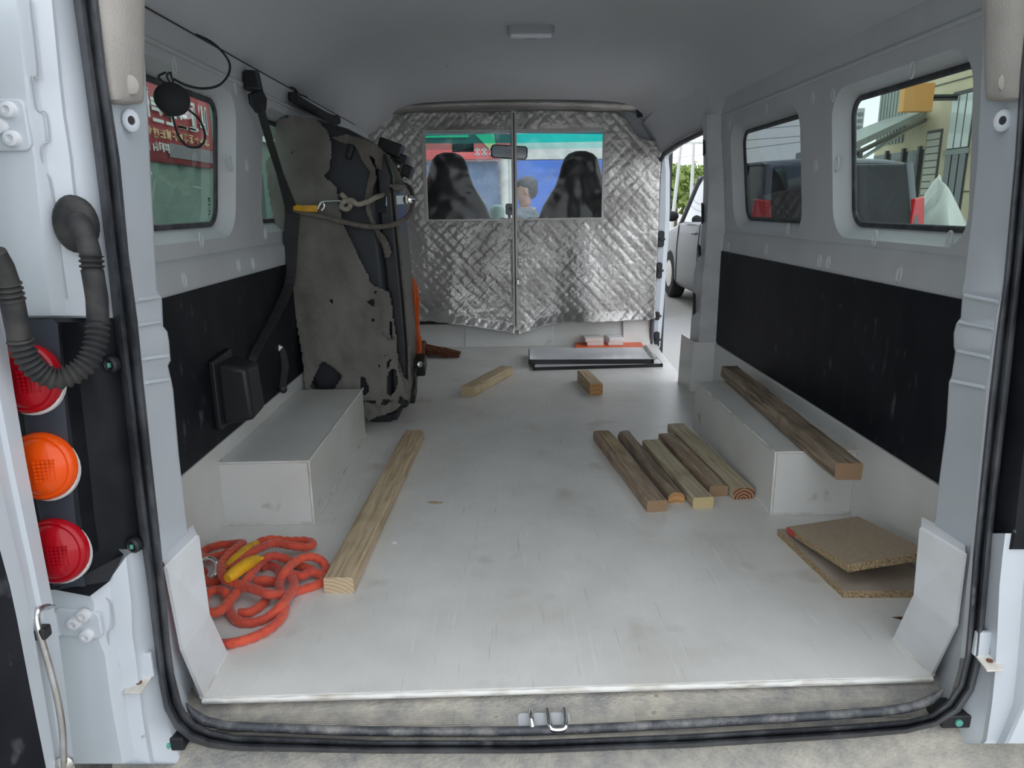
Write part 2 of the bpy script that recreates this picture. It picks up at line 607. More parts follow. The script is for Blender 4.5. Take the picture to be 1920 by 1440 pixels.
def inpoly(x, y, poly):
    c = False
    j = len(poly) - 1
    for i in range(len(poly)):
        xi, yi = poly[i]
        xj, yj = poly[j]
        if (yi > y) != (yj > y) and x < (xj - xi) * (y - yi) / (yj - yi) + xi:
            c = not c
        j = i
    return c

def cloth(mb, outline, holes, fn, step=3.0):
    """ragged sheet cut from a 2-D outline, every vertex placed by fn"""
    xs = [p[0] for p in outline]
    ys = [p[1] for p in outline]
    x0, y0 = min(xs), min(ys)
    nx = int((max(xs) - x0) / step) + 2
    ny = int((max(ys) - y0) / step) + 2
    idx = {}
    vs_, fs = [], []
    def vid(i, j):
        if (i, j) not in idx:
            idx[(i, j)] = len(vs_)
            jx = x0 + i * step + 0.45 * step * noise.noise(V((i * 0.9, j * 0.9, 1)))
            jy = y0 + j * step + 0.45 * step * noise.noise(V((i * 0.9, j * 0.9, 7)))
            vs_.append(fn(jx, jy))
        return idx[(i, j)]
    for i in range(nx):
        for j in range(ny):
            cx, cy = x0 + (i + .5) * step, y0 + (j + .5) * step
            if inpoly(cx, cy, outline) and not any(inpoly(cx, cy, h) for h in holes):
                fs.append((vid(i, j), vid(i + 1, j), vid(i + 1, j + 1), vid(i, j + 1)))
    return mb.add(vs_, fs)
# ================================================================ the van as the room
def xl(z): return -0.73 + 0.11 * max(0.0, z - 0.7)
def xr(z): return 0.915 - 0.11 * max(0.0, z - 0.7)
YF = 4.0          # partition
GZ = -0.65        # street level

# floor board: milky plastic sheet, notched at the sliding door
bl, br_ = onz(380, 1307), onz(1748, 1266)
fp = [(bl.x, bl.y), (br_.x, br_.y), (0.80, 1.16), (0.915, 1.2), (0.915, 2.93), (0.80, 2.95), (0.815, 2.98), (0.835, 3.2), (0.87, 3.78), (0.90, 4.05),
      (-0.74, 4.05), (-0.74, 1.2), (-0.62, 1.16)]
m = MB()
m.prism([(x, y, -0.014) for x, y in fp], (0, 0, 0.014))
mat('floor_sheet', (0.70, 0.69, 0.67), 0.36, col2=(0.58, 0.565, 0.53), nscale=2.6, lo=0.40, hi=0.66, detail=12, spec=0.45, nrough=0.68,
    col3=(0.40, 0.36, 0.30), n3=5.5, lo3=0.62, hi3=0.82)
# fine scratches in the sheet
fm = M['floor_sheet']
n_, l_ = fm.node_tree.nodes, fm.node_tree.links
tcn = n_.new('ShaderNodeTexCoord')
prev = None
bs = n_['Principled BSDF']
src = bs.inputs['Base Color'].links[0].from_socket
for rot, sc_, a, b, cc in ((0.25, (150, 5, 1), 0.66, 0.72, (0.78, 0.78, 0.77, 1)), (-0.3, (190, 6, 1), 0.665, 0.73, (0.33, 0.32, 0.31, 1)),
                           (0.05, (120, 3, 1), 0.63, 0.75, (0.74, 0.74, 0.73, 1))):
    mpn = n_.new('ShaderNodeMapping')
    mpn.inputs['Rotation'].default_value = (0, 0, rot)
    mpn.inputs['Scale'].default_value = sc_
    l_.new(tcn.outputs['Object'], mpn.inputs['Vector'])
    xn = n_.new('ShaderNodeTexNoise')
    xn.inputs['Scale'].default_value = 1.0
    xn.inputs['Detail'].default_value = 3
    l_.new(mpn.outputs['Vector'], xn.inputs['Vector'])
    rn = n_.new('ShaderNodeMapRange')
    rn.inputs['From Min'].default_value = a
    rn.inputs['From Max'].default_value = b
    rn.inputs['To Max'].default_value = 0.55
    l_.new(xn.outputs['Fac'], rn.inputs['Value'])
    mxn = n_.new('ShaderNodeMix')
    mxn.data_type = 'RGBA'
    mxn.inputs['B'].default_value = cc
    l_.new(rn.outputs['Result'], mxn.inputs['Factor'])
    l_.new(src, mxn.inputs['A'])
    src = mxn.outputs['Result']
l_.new(src, bs.inputs['Base Color'])
floor = m.build('floor', 'floor_sheet')
tag(floor, 'scratched milky white plastic sheet covering the cargo floor', kind='structure')
# ragged caulk bead along the rear edge of the sheet
m = MB()
pth = [bl.lerp(br_, i / 60) + V((0, -0.002 + 0.003 * noise.noise(V((i * .7, 0, 0))), -0.006)) for i in range(61)]
m.tube(pth, [0.0045 + 0.0025 * noise.noise(V((i * .9, 3, 0))) for i in range(61)], 6)
m.build('edge_bead', 'caulk', floor, smooth=60)

# ---- side walls: pressed steel inner skin with two windows each
def wall(name, sgn, xf_, yend, wins, zlo_top, ybad=None):
    root = struct_root(name, (0, 0, 0))
    def f(off=0.0):
        return lambda y, z: V((xf_(z) + sgn * off, y, z))
    m = MB()
    outer = [(1.04, 0.668), (yend, 0.668), (yend, 1.20), (1.04, 1.20)]
    holes = [rrect(a - .028, b + .028, c - .028, d + .022, .075) for a, b, c, d in wins]
    m.polyholes(outer, [h[::-1] for h in holes], f())
    for (a, b, c, d), h in zip(wins, holes):
        inner = rrect(a, b, c, d, .05)
        m.rows([[f()(*p) for p in h], [f(.012)(y, z) for y, z in rrect(a - .022, b + .022, c - .022, d + .017, .07)], [f(.04)(*p) for p in inner], [f(.05)(*p) for p in inner]], close=True)
    m.build('upper_skin', 'inner_paint', root, smooth=35)
    # lower skin stands a little proud, with a rounded ledge on top
    m = MB()
    ys = [1.04, yend]
    prof = [(0.0, 0.672), (-0.004, 0.668), (-0.010, 0.655), (-0.011, 0.61), (-0.011, -0.01)]
    m.rows([[V((xf_(.5) + sgn * dx, y, z)) for y in ys] for dx, z in prof])
    m.build('lower_skin', 'inner_paint', root, smooth=50)
    # raised crease above the windows and framing rib
    m = MB()
    m.tube([V((xf_(1.105) - sgn * .001, y, 1.105)) for y in (1.06, yend - .06)], .006, 8)
    m.build('crease', 'inner_paint', root, smooth=60)
    return root

winL = [(1.45, 1.99, .735, 1.055), (2.265, 2.84, .735, 1.055)]
winR = [(1.425, 1.945, .715, 1.04), (2.205, 2.79, .715, 1.04)]
wl = wall('wall_left', -1, xl, 4.05, winL, 1.2)
wr = wall('wall_right', 1, xr, 2.925, winR, 1.2)

# black hardboard panels (parts of the walls)
m = MB(); m.box((-0.7185, 1.06, 0.20), (-0.7145, 3.3, 0.598))
m.build('panel', 'black_panel', wl, bevel=.001)
m = MB(); m.box((0.8995, 1.06, 0.20), (0.9035, 2.915, 0.592))
m.build('panel', 'black_panel', wr, bevel=.001)

# stamped teardrop dimples
def dimple_mesh():
    m = MB()
    m.tube([V((0, .0085 * cos(a), .017 * sin(a) - .003 * cos(a))) for a in [2 * pi * i / 18 for i in range(18)]], .0028, 6, closed=True)
    return m
dm = None
def dimple(par, p, sgn):
    global dm
    if dm is None:
        o = dimple_mesh().build('dimple', 'inner_paint', smooth=60, xf=Matrix.Identity(4))
        dm = o.data
    else:
        o = bpy.data.objects.new('dimple', dm)
        COL.objects.link(o)
    o.location = p
    o.parent = par
for px, py in ((1537, 490), (1553, 492), (1686, 515), (1437, 468), (1366, 463), (1640, 447), (1780, 450), (1478, 430), (1711, 130),
               (1562, 178), (1524, 185), (1437, 205), (1569, 308), (1530, 310), (1368, 235), (1350, 300)):
    z = onx(px, py, .905).z
    p = onx(px, py, xr(z) - (.011 if z < .67 else 0))
    if p.y < 2.92:
        dimple(wr, p, 1)
for px, py in ((345, 525), (447, 498), (474, 494), (377, 450), (497, 438), (326, 122), (440, 165), (432, 307), (462, 310)):
    z = onx(px, py, -.72).z
    p = onx(px, py, xl(z) + (.011 if z < .67 else 0))
    dimple(wl, p, -1)

# windows
def pane(name, sgn, xf_, w, gm, label):
    a, b, c, d = w
    root = struct_root(name, (xf_(c) + sgn * .045, (a + b) / 2, c))
    tag(root, label)
    m = MB()
    lp = rrect(a + .002, b - .002, c + .002, d - .002, .048)
    m.add([V((xf_(z) + sgn * .047, y, z)) for y, z in lp], [tuple(range(len(lp)))])
    m.build('pane', gm, root)
    m = MB()
    lp = rrect(a + .006, b - .006, c + .006, d - .006, .045, 8)
    m.tube([V((xf_(z) + sgn * .042, y, z)) for y, z in lp], .0075, 8, closed=True, flat=0.7, up=(1, 0, 0))
    m.build('gasket', 'rubber', root, smooth=60)
    return root
w1 = pane('window_1', -1, xl, winL[0], 'window_green', 'rear side window with a black round pod hanging in front')
w2 = pane('window_2', -1, xl, winL[1], 'window_green', 'side window half hidden behind the folded torn seat')
w3 = pane('window_3', 1, xr, winR[0], 'window_green', 'rear side window looking onto the shop fronts')
w4 = pane('window_4', 1, xr, winR[1], 'window_dark', 'dark tinted side window next to the sliding door post')
# small etched mark in the corner of window_1
m = MB()
for (u, v, a, b) in ((0, 0, 5, 1), (0, 0, 1, 4), (4, 0, 1, 4), (2, 1, 1, 3), (0, 5, 6, 1), (3, 6, 1, 3), (0, 8, 1, 3), (3, 10, 2, 1), (4, 11, 2, 1), (0, 12, 1, 2), (2, 13, 2, 1)):
    y, z = 1.945 + u * .0022, .81 - v * .0032
    x = xl(z) - .0465
    m.box((x, y, z - b * .0030), (x + .0003, y + a * .0021, z))
m.build('etched_mark', 'dull_black', w1)

# white plastic kick strips along the floor
m = MB()
m.box((-0.735, 1.10, -0.005), (-0.709, 3.4, 0.208))
bb = m.build('baseboard_left', 'white_board', bevel=.003)
tag(bb, 'white plastic kick strip below the black panel beside the belt reel', kind='structure')
m = MB()
m.box((0.892, 1.10, -0.005), (0.925, 2.90, 0.212))
bb = m.build('baseboard_right', 'white_board', bevel=.003)
tag(bb, 'white plastic kick strip below the black panel beside the chipboard', kind='structure')
bbf = struct_root('baseboard_front', (0.1, 4.02, 0))
tag(bbf, 'white plastic sheets along the floor under the silver curtain')
for a, b, zt, dy in ((-0.74, -0.20, .125, .004), (-0.205, 0.30, .13, 0), (0.295, 0.705, .135, .005), (0.70, 0.875, .15, -.012)):
    m = MB()
    m.hexa([(a, 3.99 + dy, -.005), (b, 3.99 + dy, -.005), (b, 4.00 + dy, -.005), (a, 4.00 + dy, -.005),
            (a, 4.035 + dy, zt), (b, 4.035 + dy, zt), (b, 4.045 + dy, zt), (a, 4.045 + dy, zt)])
    m.build('sheet', 'white_board', bbf, bevel=.002)
# bulkhead behind the curtain (below seat height)
m = MB()
m.box((-0.75, 4.06, -0.02), (0.92, 4.08, 0.34))
tag(m.build('trim_1', 'dark_trim'), 'dark bulkhead behind the lower edge of the silver curtain', kind='structure')

# ---- ceiling: soft grey headliner with coves down both sides
ceil = struct_root('ceiling', (0, 0, 0))
tag(ceil, 'soft grey cloth headliner arching over the cargo space')
prof = [(-0.715, 1.150), (-0.683, 1.166), (-0.64, 1.190), (-0.60, 1.225), (-0.56, 1.262), (-0.51, 1.293), (-0.44, 1.312), (-0.30, 1.322), (0.095, 1.334),
        (0.49, 1.322), (0.63, 1.312), (0.70, 1.293), (0.75, 1.262), (0.79, 1.225), (0.83, 1.190), (0.873, 1.166), (0.905, 1.150)]
m = MB()
YS = [0.98 + 0.1 * i for i in range(32)]
def cz(x, z, y):
    k = max(0, 1 - abs(x - .095) / .7)
    return z + k * 0.008 * noise.noise(V((x * 3, y * 2.2, 0))) - (0.018 * max(0, (y - 3.4) / .6))
m.rows([[V((x, y, cz(x, z, y))) for x, z in prof] for y in YS])
m.build('headliner', 'headliner', ceil, smooth=60, solid=.004, sub=1)
# seam beading where headliner meets the wall
m = MB(); m.tube([V((-0.679, y, 1.162)) for y in (1.02, 2, 3, 4.0)], .0022, 6)
m.build('seam', 'dark_trim', ceil, smooth=60)
m = MB(); m.tube([V((0.869, y, 1.160)) for y in (1.02, 2, 2.85)], .0022, 6)
m.build('seam', 'dark_trim', ceil, smooth=60)
# cab roof behind the curtain
m = MB()
m.rows([[V((-0.72, y, z - .10)), V((-0.5, y, z)), V((0.1, y, z + .01)), V((0.7, y, z)), V((0.9, y, z - .10))] for y, z in ((4.03, 1.30), (4.5, 1.275), (4.92, 1.235))])
m.build('cab_roof', 'headliner', ceil, smooth=60, solid=.01)
# rear header above the doorway
m = MB()
m.hexa([(-.74, .94, 1.13), (.93, .94, 1.13), (.93, 1.04, 1.20), (-.74, 1.04, 1.20), (-.74, .94, 1.37), (.93, .94, 1.37), (.93, 1.04, 1.36), (-.74, 1.04, 1.36)])
m.build('rear_header', 'felt', ceil, bevel=.02)

# dome lamp
lp = onz(995, 50, 1.33)
t = thing('dome_lamp', 'small rectangular dome lamp on the grey headliner', 'dome lamp', (lp.x, lp.y, 1.30))
m = MB(); m.prism([(lp.x + y, lp.y + z, 1.306) for y, z in rrect(-.075, .075, -.028, .028, .02)], (0, 0, .03))
m.build('base', 'lamp_body', t, bevel=.003)
m = MB(); m.prism([(lp.x + y, lp.y + z, 1.296) for y, z in rrect(-.068, .068, -.024, .006, .012)], (0, 0, .012))
m.build('diffuser', 'lamp_plastic', t, bevel=.004)
m = MB(); m.box((lp.x - .02, lp.y + .008, 1.298), (lp.x + .02, lp.y + .02, 1.308))
m.build('switch', 'dull_black', t, bevel=.002)

# ---- sliding door surround on the right
post = struct_root('trim_2', (0.88, 2.95, 0))
tag(post, 'scuffed white steel post behind the open sliding doorway')
rowsP = []
for py, a, b, c in ((215, 1317, 1323, 1352), (245, 1318, 1323, 1352), (330, 1319, 1326, 1356), (352, 1319, 1327, 1357), (420, 1316, 1324, 1359), (470, 1312, 1321, 1360), (505, 1303, 1318, 1359),
                    (512, 1301, 1316, 1359), (530, 1301, 1315, 1358), (600, 1296, 1311, 1352), (645, 1293, 1308, 1349), (700, 1290, 1305, 1345)):
    P = [ony(c + 12, py, 2.925), ony(c, py, 2.905), ony(b + 2, py, 2.93), ony(b, py, 2.94), ony(a, py, 3.03), ony(a + 26, py, 3.06)]
    rowsP.append(P)
m = MB(); m.rows(rowsP)
m.build('skin', 'post_paint', post, smooth=40)
for py0, py1, px in ((262, 292, 1322), (380, 420, 1319), (458, 482, 1313), (548, 590, 1303)):
    m = MB()
    m.prism([ony(px - 2, py0, 2.985), ony(px + 1.5, py0 + 4, 2.96), ony(px + 1.5, py1 - 4, 2.96), ony(px - 2, py1, 2.985)], (-.006, -.004, 0))
    m.build('slot', 'dull_black', post)
# plastic cover at the foot of the post
m = MB()
t0, t1, t2 = ony(1279, 626, 3.12), ony(1302, 641, 2.93), ony(1347, 641, 2.90)
b0, b1, b2 = onz(1274, 712), onz(1302, 742), V((0.905, 2.90, 0))
b1 = V((t1.x - .008, 2.93, -.003)); b0 = V((t0.x - .012, 3.10, -.003)); b2 = V((t2.x + .005, 2.895, -.003))
dv = V((.02, .05, 0))
m.add([t0, t1, t2, b0, b1, b2], [(0, 1, 4, 3), (1, 2, 5, 4)])
o = m.build('foot_cover', 'white_board', post, solid=.006)
# header, front jamb, rubber seal
hd = struct_root('trim_3', (0.87, 3.5, 1.1))
tag(hd, 'grey padded header above the open sliding doorway')
m = MB()
pr_ = [(0.775, 1.238), (0.815, 1.185), (0.850, 1.12), (0.866, 1.085), (0.885, 1.075), (0.93, 1.08), (0.93, 1.25)]
rws = []
for y, dz in ((2.78, 0.10), (2.87, .065), (2.93, .02), (2.97, .0), (3.1, .01), (3.4, .005), (3.7, -.01), (3.95, -.035), (4.06, -.05)):
    rws.append([V((x, y, z + dz)) for x, z in pr_])
m.rows(rws)
m.build('padding', 'headliner', hd, smooth=60)
m = MB()
m.tube([V((0.872, 2.97, 1.07)), V((0.872, 3.2, 1.072)), V((0.872, 3.6, 1.058)), V((.872, 3.9, 1.033)), V((.872, 3.985, 1.00)), V((.871, 4.0, .93)),
        V((.869, 4.0, .6)), V((.866, 4.0, .3)), V((.862, 3.99, .0))], .012, 8)
m.build('seal', 'rubber', hd, smooth=60)
for xa, xb in ((.60, .93), (-.745, -.56)):
    m = MB(); m.box((xa, 4.03, 1.02), (xb, 4.05, 1.31)); m.build('front_fill', 'headliner', hd)
jm = struct_root('trim_4', (0.9, 4.03, 0))
tag(jm, 'white front jamb of the sliding doorway with black latch fittings')
m = MB()
m.rows([[V((.868 + dx * .0, 4.005, z)), V((.905 + dx, 4.0, z)), V((.915 + dx, 4.03, z)), V((.935 + dx, 4.035, z)), V((.94 + dx, 4.10, z))] for z, dx in
        ((-.03, -.012), (.10, -.005), (.3, .003), (.5, .008), (.62, .012), (.75, .012), (.95, .004), (1.06, -.012))])
m.build('skin', 'white_paint', jm, smooth=40)
for px, py, hw, hh in ((1239, 448, 6, 15), (1236, 507, 5, 15), (1232, 592, 4.5, 8), (1231, 636, 5, 15)):
    c = ony(px, py, 3.998)
    s = 4.0 / 1331
    m = MB()
    m.prism([(c.x + a, 4.0, c.z + b) for a, b in rrect(-hw * s, hw * s, -hh * s, hh * s, hw * s * .8, 4)], (0, -.014, 0))
    o = m.build('latch_fitting', 'black_plastic', jm, bevel=.003)
    m = MB(); m.obox((c.x + .006, 3.982, c.z), (.03, .012, .012)); m.build('latch_tongue', 'black_plastic', o, bevel=.002)

# ---- cab shell in front of the partition
cab = struct_root('trim_12', (0.1, 4.6, -.1))
tag(cab, 'cab side panels and windscreen frame ahead of the silver curtain')
for sgn, x in ((-1, -.745), (1, .935)):
    m = MB(); m.box((x - .01, 4.06, -.4), (x + .01, 5.3, .70)); m.build('cab_side', 'dark_trim', cab)
    m = MB(); m.box((x - .02, 4.05, .70), (x + .02, 4.12, 1.2)); m.build('cab_post', 'dark_trim', cab)
    m = MB(); m.tube([V((x, 5.3, .70)), V((x - sgn * .05, 4.92, 1.22))], .03, 8); m.build('cab_post', 'dark_trim', cab)
m = MB(); m.box((-.745, 5.15, -.4), (.935, 5.3, .66)); m.build('firewall', 'dark_trim', cab)
m = MB(); m.box((-.745, 4.06, -.42), (.935, 5.3, -.40)); m.build('cab_floor', 'dark_trim', cab)
m = MB()
m.prism([(-.74, 4.72, .50), (-.74, 4.74, .62), (-.74, 4.82, .655), (-.74, 5.28, .69), (-.74, 5.28, .3), (-.74, 4.85, .3)], (1.67, 0, 0))
db = m.build('dashboard', 'dash_grey', bevel=.02)
tag(db, 'pale grey dashboard shelf under the windscreen', 'dashboard')
# windscreen
ws = struct_root('window_5', (0.1, 5.1, .68))
tag(ws, 'dusty scratched windscreen with a teal shade band')
def wsp(x, t):
    bow = .10 * ((x - .1) / .8) ** 2
    return V((x, 5.26 - .32 * t - bow, .68 + .56 * t))
xs = [-.72 + 1.64 * i / 16 for i in range(17)]
m = MB(); m.rows([[wsp(x, t_) for x in xs] for t_ in (0, .4, .83)]); m.build('pane', 'windshield', ws, smooth=60)
m = MB(); m.rows([[wsp(x, t_) for x in xs] for t_ in (.90, .95, 1.0)]); m.build('shade_band', 'teal_band', ws, smooth=60)
m = MB(); m.rows([[wsp(x, t_) for x in xs] for t_ in (.83, .90)]); m.build('shade_fade', 'shade_fade', ws, smooth=60)

# ================================================================ rear doorway
def depth_rows(rows, mb=None):
    mb = mb or MB()
    mb.rows([[ony(px, py, d) for px, py, d in r] for r in rows])
    return mb
PB = (-0.74, 1.06)
pil = struct_root('trim_5', (-.5, 1.0, 0))
tag(pil, 'white steel rear post between black door seal and black side panel')
Lp = [(-80, 172, 262), (120, 200, 272), (190, 208, 276), (330, 222, 283), (480, 240, 291), (545, 247, 295), (556, 249, 303), (566, 250, 304), (612, 257, 306), (622, 258, 314), (640, 260, 317), (676, 264, 320), (686, 265, 315), (716, 269, 322), (732, 271, 325),
      (850, 283, 335), (1000, 299, 352), (1080, 306, 362), (1180, 316, 372), (1260, 326, 378), (1335, 345, 372)]
m = depth_rows([[(a, py, .965), (a + 2, py, .972), (b - 3, py, 1.045 + (py > 1050) * .05), (b, py, 1.055 + (py > 1050) * .05), (b - 8, py, 1.12)] for py, a, b in Lp])
m.build('skin', 'white_paint', pil, smooth=30)
m = MB()    # return to the side wall, behind the face
m.rows([[ony(b - 8, py, 1.10), V((-.76, 1.16, ony(b, py, 1.1).z))] for py, a, b in Lp])
m.build('return', 'inner_paint', pil)
pilr = struct_root('trim_6', (.68, 1.0, 0))
tag(pilr, 'white steel rear post chipped along its edge beside the shop-side window')
Rp = [(-80, 1842, 1940), (120, 1841, 1918), (190, 1839, 1912), (300, 1832, 1905), (440, 1818, 1896), (530, 1806, 1881), (545, 1802, 1879), (556, 1804, 1877), (596, 1801, 1868), (606, 1793, 1867), (625, 1788, 1865), (650, 1788, 1861), (660, 1791, 1860), (705, 1784, 1853), (716, 1779, 1851),
      (800, 1774, 1843), (900, 1761, 1832), (1000, 1750, 1824), (1100, 1745, 1812), (1180, 1742, 1806), (1250, 1745, 1798), (1310, 1750, 1780)]
m = depth_rows([[(a + 8, py, 1.12), (a, py, 1.055 + (py > 1050) * .05), (a + 3, py, 1.045 + (py > 1050) * .05), (b - 2, py, .972), (b, py, .965)] for py, a, b in Rp])
m.build('skin', 'white_paint', pilr, smooth=30)
m = MB()
m.rows([[ony(a + 8, py, 1.10), V((.94, 1.16, ony(a, py, 1.1).z))] for py, a, b in Rp])
m.build('return', 'inner_paint', pilr)
# pressed ribs across the posts
for py in (566, 612, 676, 720):
    i = min(Lp, key=lambda r: abs(r[0] - py))
    m = MB(); m.tube([ony(i[1] + 6, py - 3, .973), ony(i[2] - 6, py - 9, 1.040)], .003, 6); m.build('rib', 'white_paint', pil, smooth=60)
for py in (556, 606, 660, 716):
    i = min(Rp, key=lambda r: abs(r[0] - py))
    m = MB(); m.tube([ony(i[1] + 6, py - 2, 1.040), ony(i[2] - 6, py + 10, .973)], .003, 6); m.build('rib', 'white_paint', pilr, smooth=60)
# drain holes with a raised ring
for root, px, py in ((pil, 246, 226), (pilr, 1880, 226)):
    c = ony(px, py, .992)
    nrm = V((.62 if px < 900 else -.62, -.78, 0))
    m = MB(); m.lathe([(.0105, -.006), (.0105, .000), (.008, .002), (.0045, .002), (.0035, -.002)], c, nrm, 16, sy=1.35); o = m.build('ring', 'white_paint', root, smooth=50)
    m = MB(); m.lathe([(.0040, -.003), (.0036, .0005), (.0001, .0006)], c, nrm, 12, sy=1.35); m.build('hole', 'dull_black', o)
# felt covers at the top of both posts
for nm, pts, lb in (('trim_7', [(-90, 150, 285), (0, 176, 282), (60, 186, 280), (120, 196, 279), (170, 204, 278), (188, 208, 277), (196, 212, 274)], 'beige felt cover on the post above the hanging pod'),
                    ('trim_8', [(-90, 1836, 1975), (0, 1835, 1955), (60, 1835, 1945), (120, 1836, 1938), (170, 1838, 1930), (184, 1839, 1926), (191, 1844, 1920)], 'beige felt cover on the post beside the shop-side window')):
    m = MB()
    rows = []
    for py, a, b in pts:
        k = 0 if py < 190 else .012
        left = a < 900
        dl = (.948, 1.035) if left else (1.035, .948)
        r = []
        for i in range(7):
            t_ = i / 6
            bul = -.014 * sin(pi * t_)
            r.append(ony(a + (b - a) * t_, py, dl[0] + (dl[1] - dl[0]) * t_ + bul + k))
        k1, k2 = (V((-.03, .03, 0)), V((-.06, .05, 0))) if left else (V((.06, .05, 0)), V((.03, .03, 0)))
        r = [r[0] + k1] + r + [r[-1] + k2]
        rows.append(r)
    m.rows(rows)
    e = len(m.v) - 9
    m.add([m.v[e + i].copy() for i in range(9)], [tuple(range(9))])
    cv = m.build(nm, 'felt', smooth=60, sub=1)
    tag(cv, lb, kind='structure')
    c = ony(245, 158, .979) if nm == 'trim_7' else ony(1888, 152, .979)
    m = MB(); m.lathe([(.0095, -.006), (.0095, -.002), (.006, .0), (.0001, .0006)], c, (.5 if nm == 'trim_7' else -.5, -.86, 0), 14, sy=1.25)
    m.build('button', 'felt', cv, smooth=50)

# ---- black rubber door seal all round the opening
OUT = [(128, -90), (137, 0), (157, 140), (178, 300), (200, 480), (213, 600), (238, 800), (262, 1000), (274, 1080), (288, 1200), (298, 1280), (308, 1330), (328, 1366), (356, 1390), (392, 1402), (440, 1408),
       (700, 1413), (1000, 1413), (1300, 1402), (1600, 1384), (1700, 1375), (1760, 1360), (1800, 1335), (1826, 1295), (1840, 1240), (1848, 1150), (1858, 1040), (1873, 900), (1887, 780), (1902, 640), (1918, 480), (1934, 300), (1948, 140), (1962, -90)]
INN = [(176, -90), (184, 0), (200, 140), (224, 300), (241, 480), (257, 600), (277, 800), (299, 1000), (307, 1080), (318, 1200), (327, 1270), (335, 1308), (347, 1334), (366, 1354), (395, 1368), (440, 1378),
       (700, 1388), (1000, 1388), (1300, 1376), (1600, 1358), (1700, 1350), (1745, 1339), (1775, 1316), (1797, 1283), (1810, 1230), (1817, 1150), (1826, 1030), (1841, 880), (1853, 760), (1868, 630), (1882, 530), (1903, 300), (1913, 140), (1935, -90)]
sl = thing('door_seal', 'black rubber seal running right round the rear doorway', 'door seal', (.1, .95, -.08))
m = MB()
rows = []
for (a, b), (c, d) in zip(OUT, INN):
    r = []
    for t_, dd in ((-.02, .965), (0, .948), (.12, .935), (.30, .930), (.44, .936), (.52, .948), (.60, .946), (.72, .938), (.88, .938), (1.0, .950), (1.02, .97)):
        r.append(ony(a + (c - a) * t_, b + (d - b) * t_, dd))
    rows.append(r)
m.rows(rows)
m.build('outer_lip', 'rubber', sl, smooth=70)
m = MB()
IL = [(349, 1318), (360, 1334), (380, 1350), (410, 1358), (440, 1362), (700, 1371), (1000, 1370), (1300, 1356), (1600, 1338), (1690, 1329), (1735, 1317), (1758, 1303), (1770, 1290)]
ilp = smoothpath([ony(a, b, .965) for a, b in IL], 5)
m.tube(ilp, [.0072 * min(1, .15 + min(i, len(ilp) - 1 - i) / 9) for i in range(len(ilp))], 8)
m.build('inner_lip', 'sill_rubber', sl, smooth=60)

# ---- sill tread under the board edge
sill = struct_root('trim_9', (.1, 1.0, -.05))
tag(sill, 'dirty ribbed grey sill tread below the edge of the floor sheet')
m = MB()
m.rows([[V((x, y, z)) for x in (-.62, -.3, 0, .3, .6, .86)] for y, z in ((1.10, -.016), (1.03, -.017), (1.018, -.024), (.985, -.034), (.955, -.05), (.93, -.085), (.90, -.10))])
m.build('tread', 'tread', sill, smooth=50)
for k in range(9):
    y0 = 1.008 - k * .0035
    z0 = -.027 - k * .0010
    for xa, xb in ((-.47, -.06), (.21, .66)):
        m = MB(); m.tube([V((xa, y0, z0)), V((xb, y0, z0))], .0011, 5); m.build('rib', 'tread', sill, smooth=60)
c = ony(1020, 1318, .985)
st = thing('door_striker', 'chrome door striker loops in a recess of the sill', 'door striker', (c.x, .99, -.05))
m = MB(); m.prism([(c.x + a, .9895 - b, -.0375 - b * .55) for a, b in rrect(-.043, .043, -.011, .016, .006)], (0, -.004, .006))
m.build('plate', 'lamp_body', st, bevel=.002)
for pth in ([(-.021, .998, -.022), (-.021, .98, -.022), (-.020, .968, -.030), (-.020, .966, -.036)],
            [(.006, .998, -.022), (.008, .972, -.026), (.012, .962, -.030), (.030, .962, -.030), (.034, .972, -.026), (.034, .998, -.022)]):
    m = MB(); m.tube(smoothpath([V((c.x + a, b, d)) for a, b, d in pth], 6), .0045, 10)
    m.build('loop', 'chrome', st, smooth=60)
c = onz(467, 1363, -.05)
m = MB(); m.lathe([(.010, -.004), (.010, .002), (.007, .005), (.0001, .0055)], (c.x, c.y, -.045), (0, -.5, .86), 6)
tag(m.build('sill_bolt', 'caulk', smooth=40), 'dusty bolt head on the sill tread beneath the rope corner', 'bolt')

# ---- gusset plates in both lower corners
def gusset(name, top, mid, bot, label):
    (ta, tb), (ma, mb_), (ba, bb_) = top, mid, bot
    m = MB()
    A, B = ony(*ta, 0.958), ony(*tb, 1.042)
    Cc, D = ony(*ma, .972), ony(*mb_, 1.065)
    E_, F_ = onz(*ba, 0), onz(*bb_, 0)
    m.add([A, B, Cc, D, E_, F_], [(0, 1, 3, 2), (2, 3, 5, 4)])
    root = struct_root(name, ((E_ + F_) / 2))
    tag(root, label)
    m.build('plate', 'plate_plastic', root, solid=.006)
    m = MB(); m.tube([E_, F_], .005, 6); m.build('bead', 'caulk', root, smooth=60)
    out = V((-.03, .05, 0)) if A.x < 0 else V((.03, .05, 0))
    m = MB(); m.add([B, A, A + out, B + out * .7], [(0, 1, 2, 3)])
    m.build('top_lip', 'plate_plastic', root, solid=.004)
gusset('trim_10', ((310, 1064), (370, 1004)), ((341, 1219), (390, 1151)), ((379, 1307), (424, 1224)), 'folded white plastic corner plate beside the orange rope')
gusset('trim_11', ((1810, 1039), (1727, 989)), ((1793, 1174), (1716, 1114)), ((1749, 1265), (1677, 1197)), 'folded white plastic corner plate beside the chipboard offcuts')

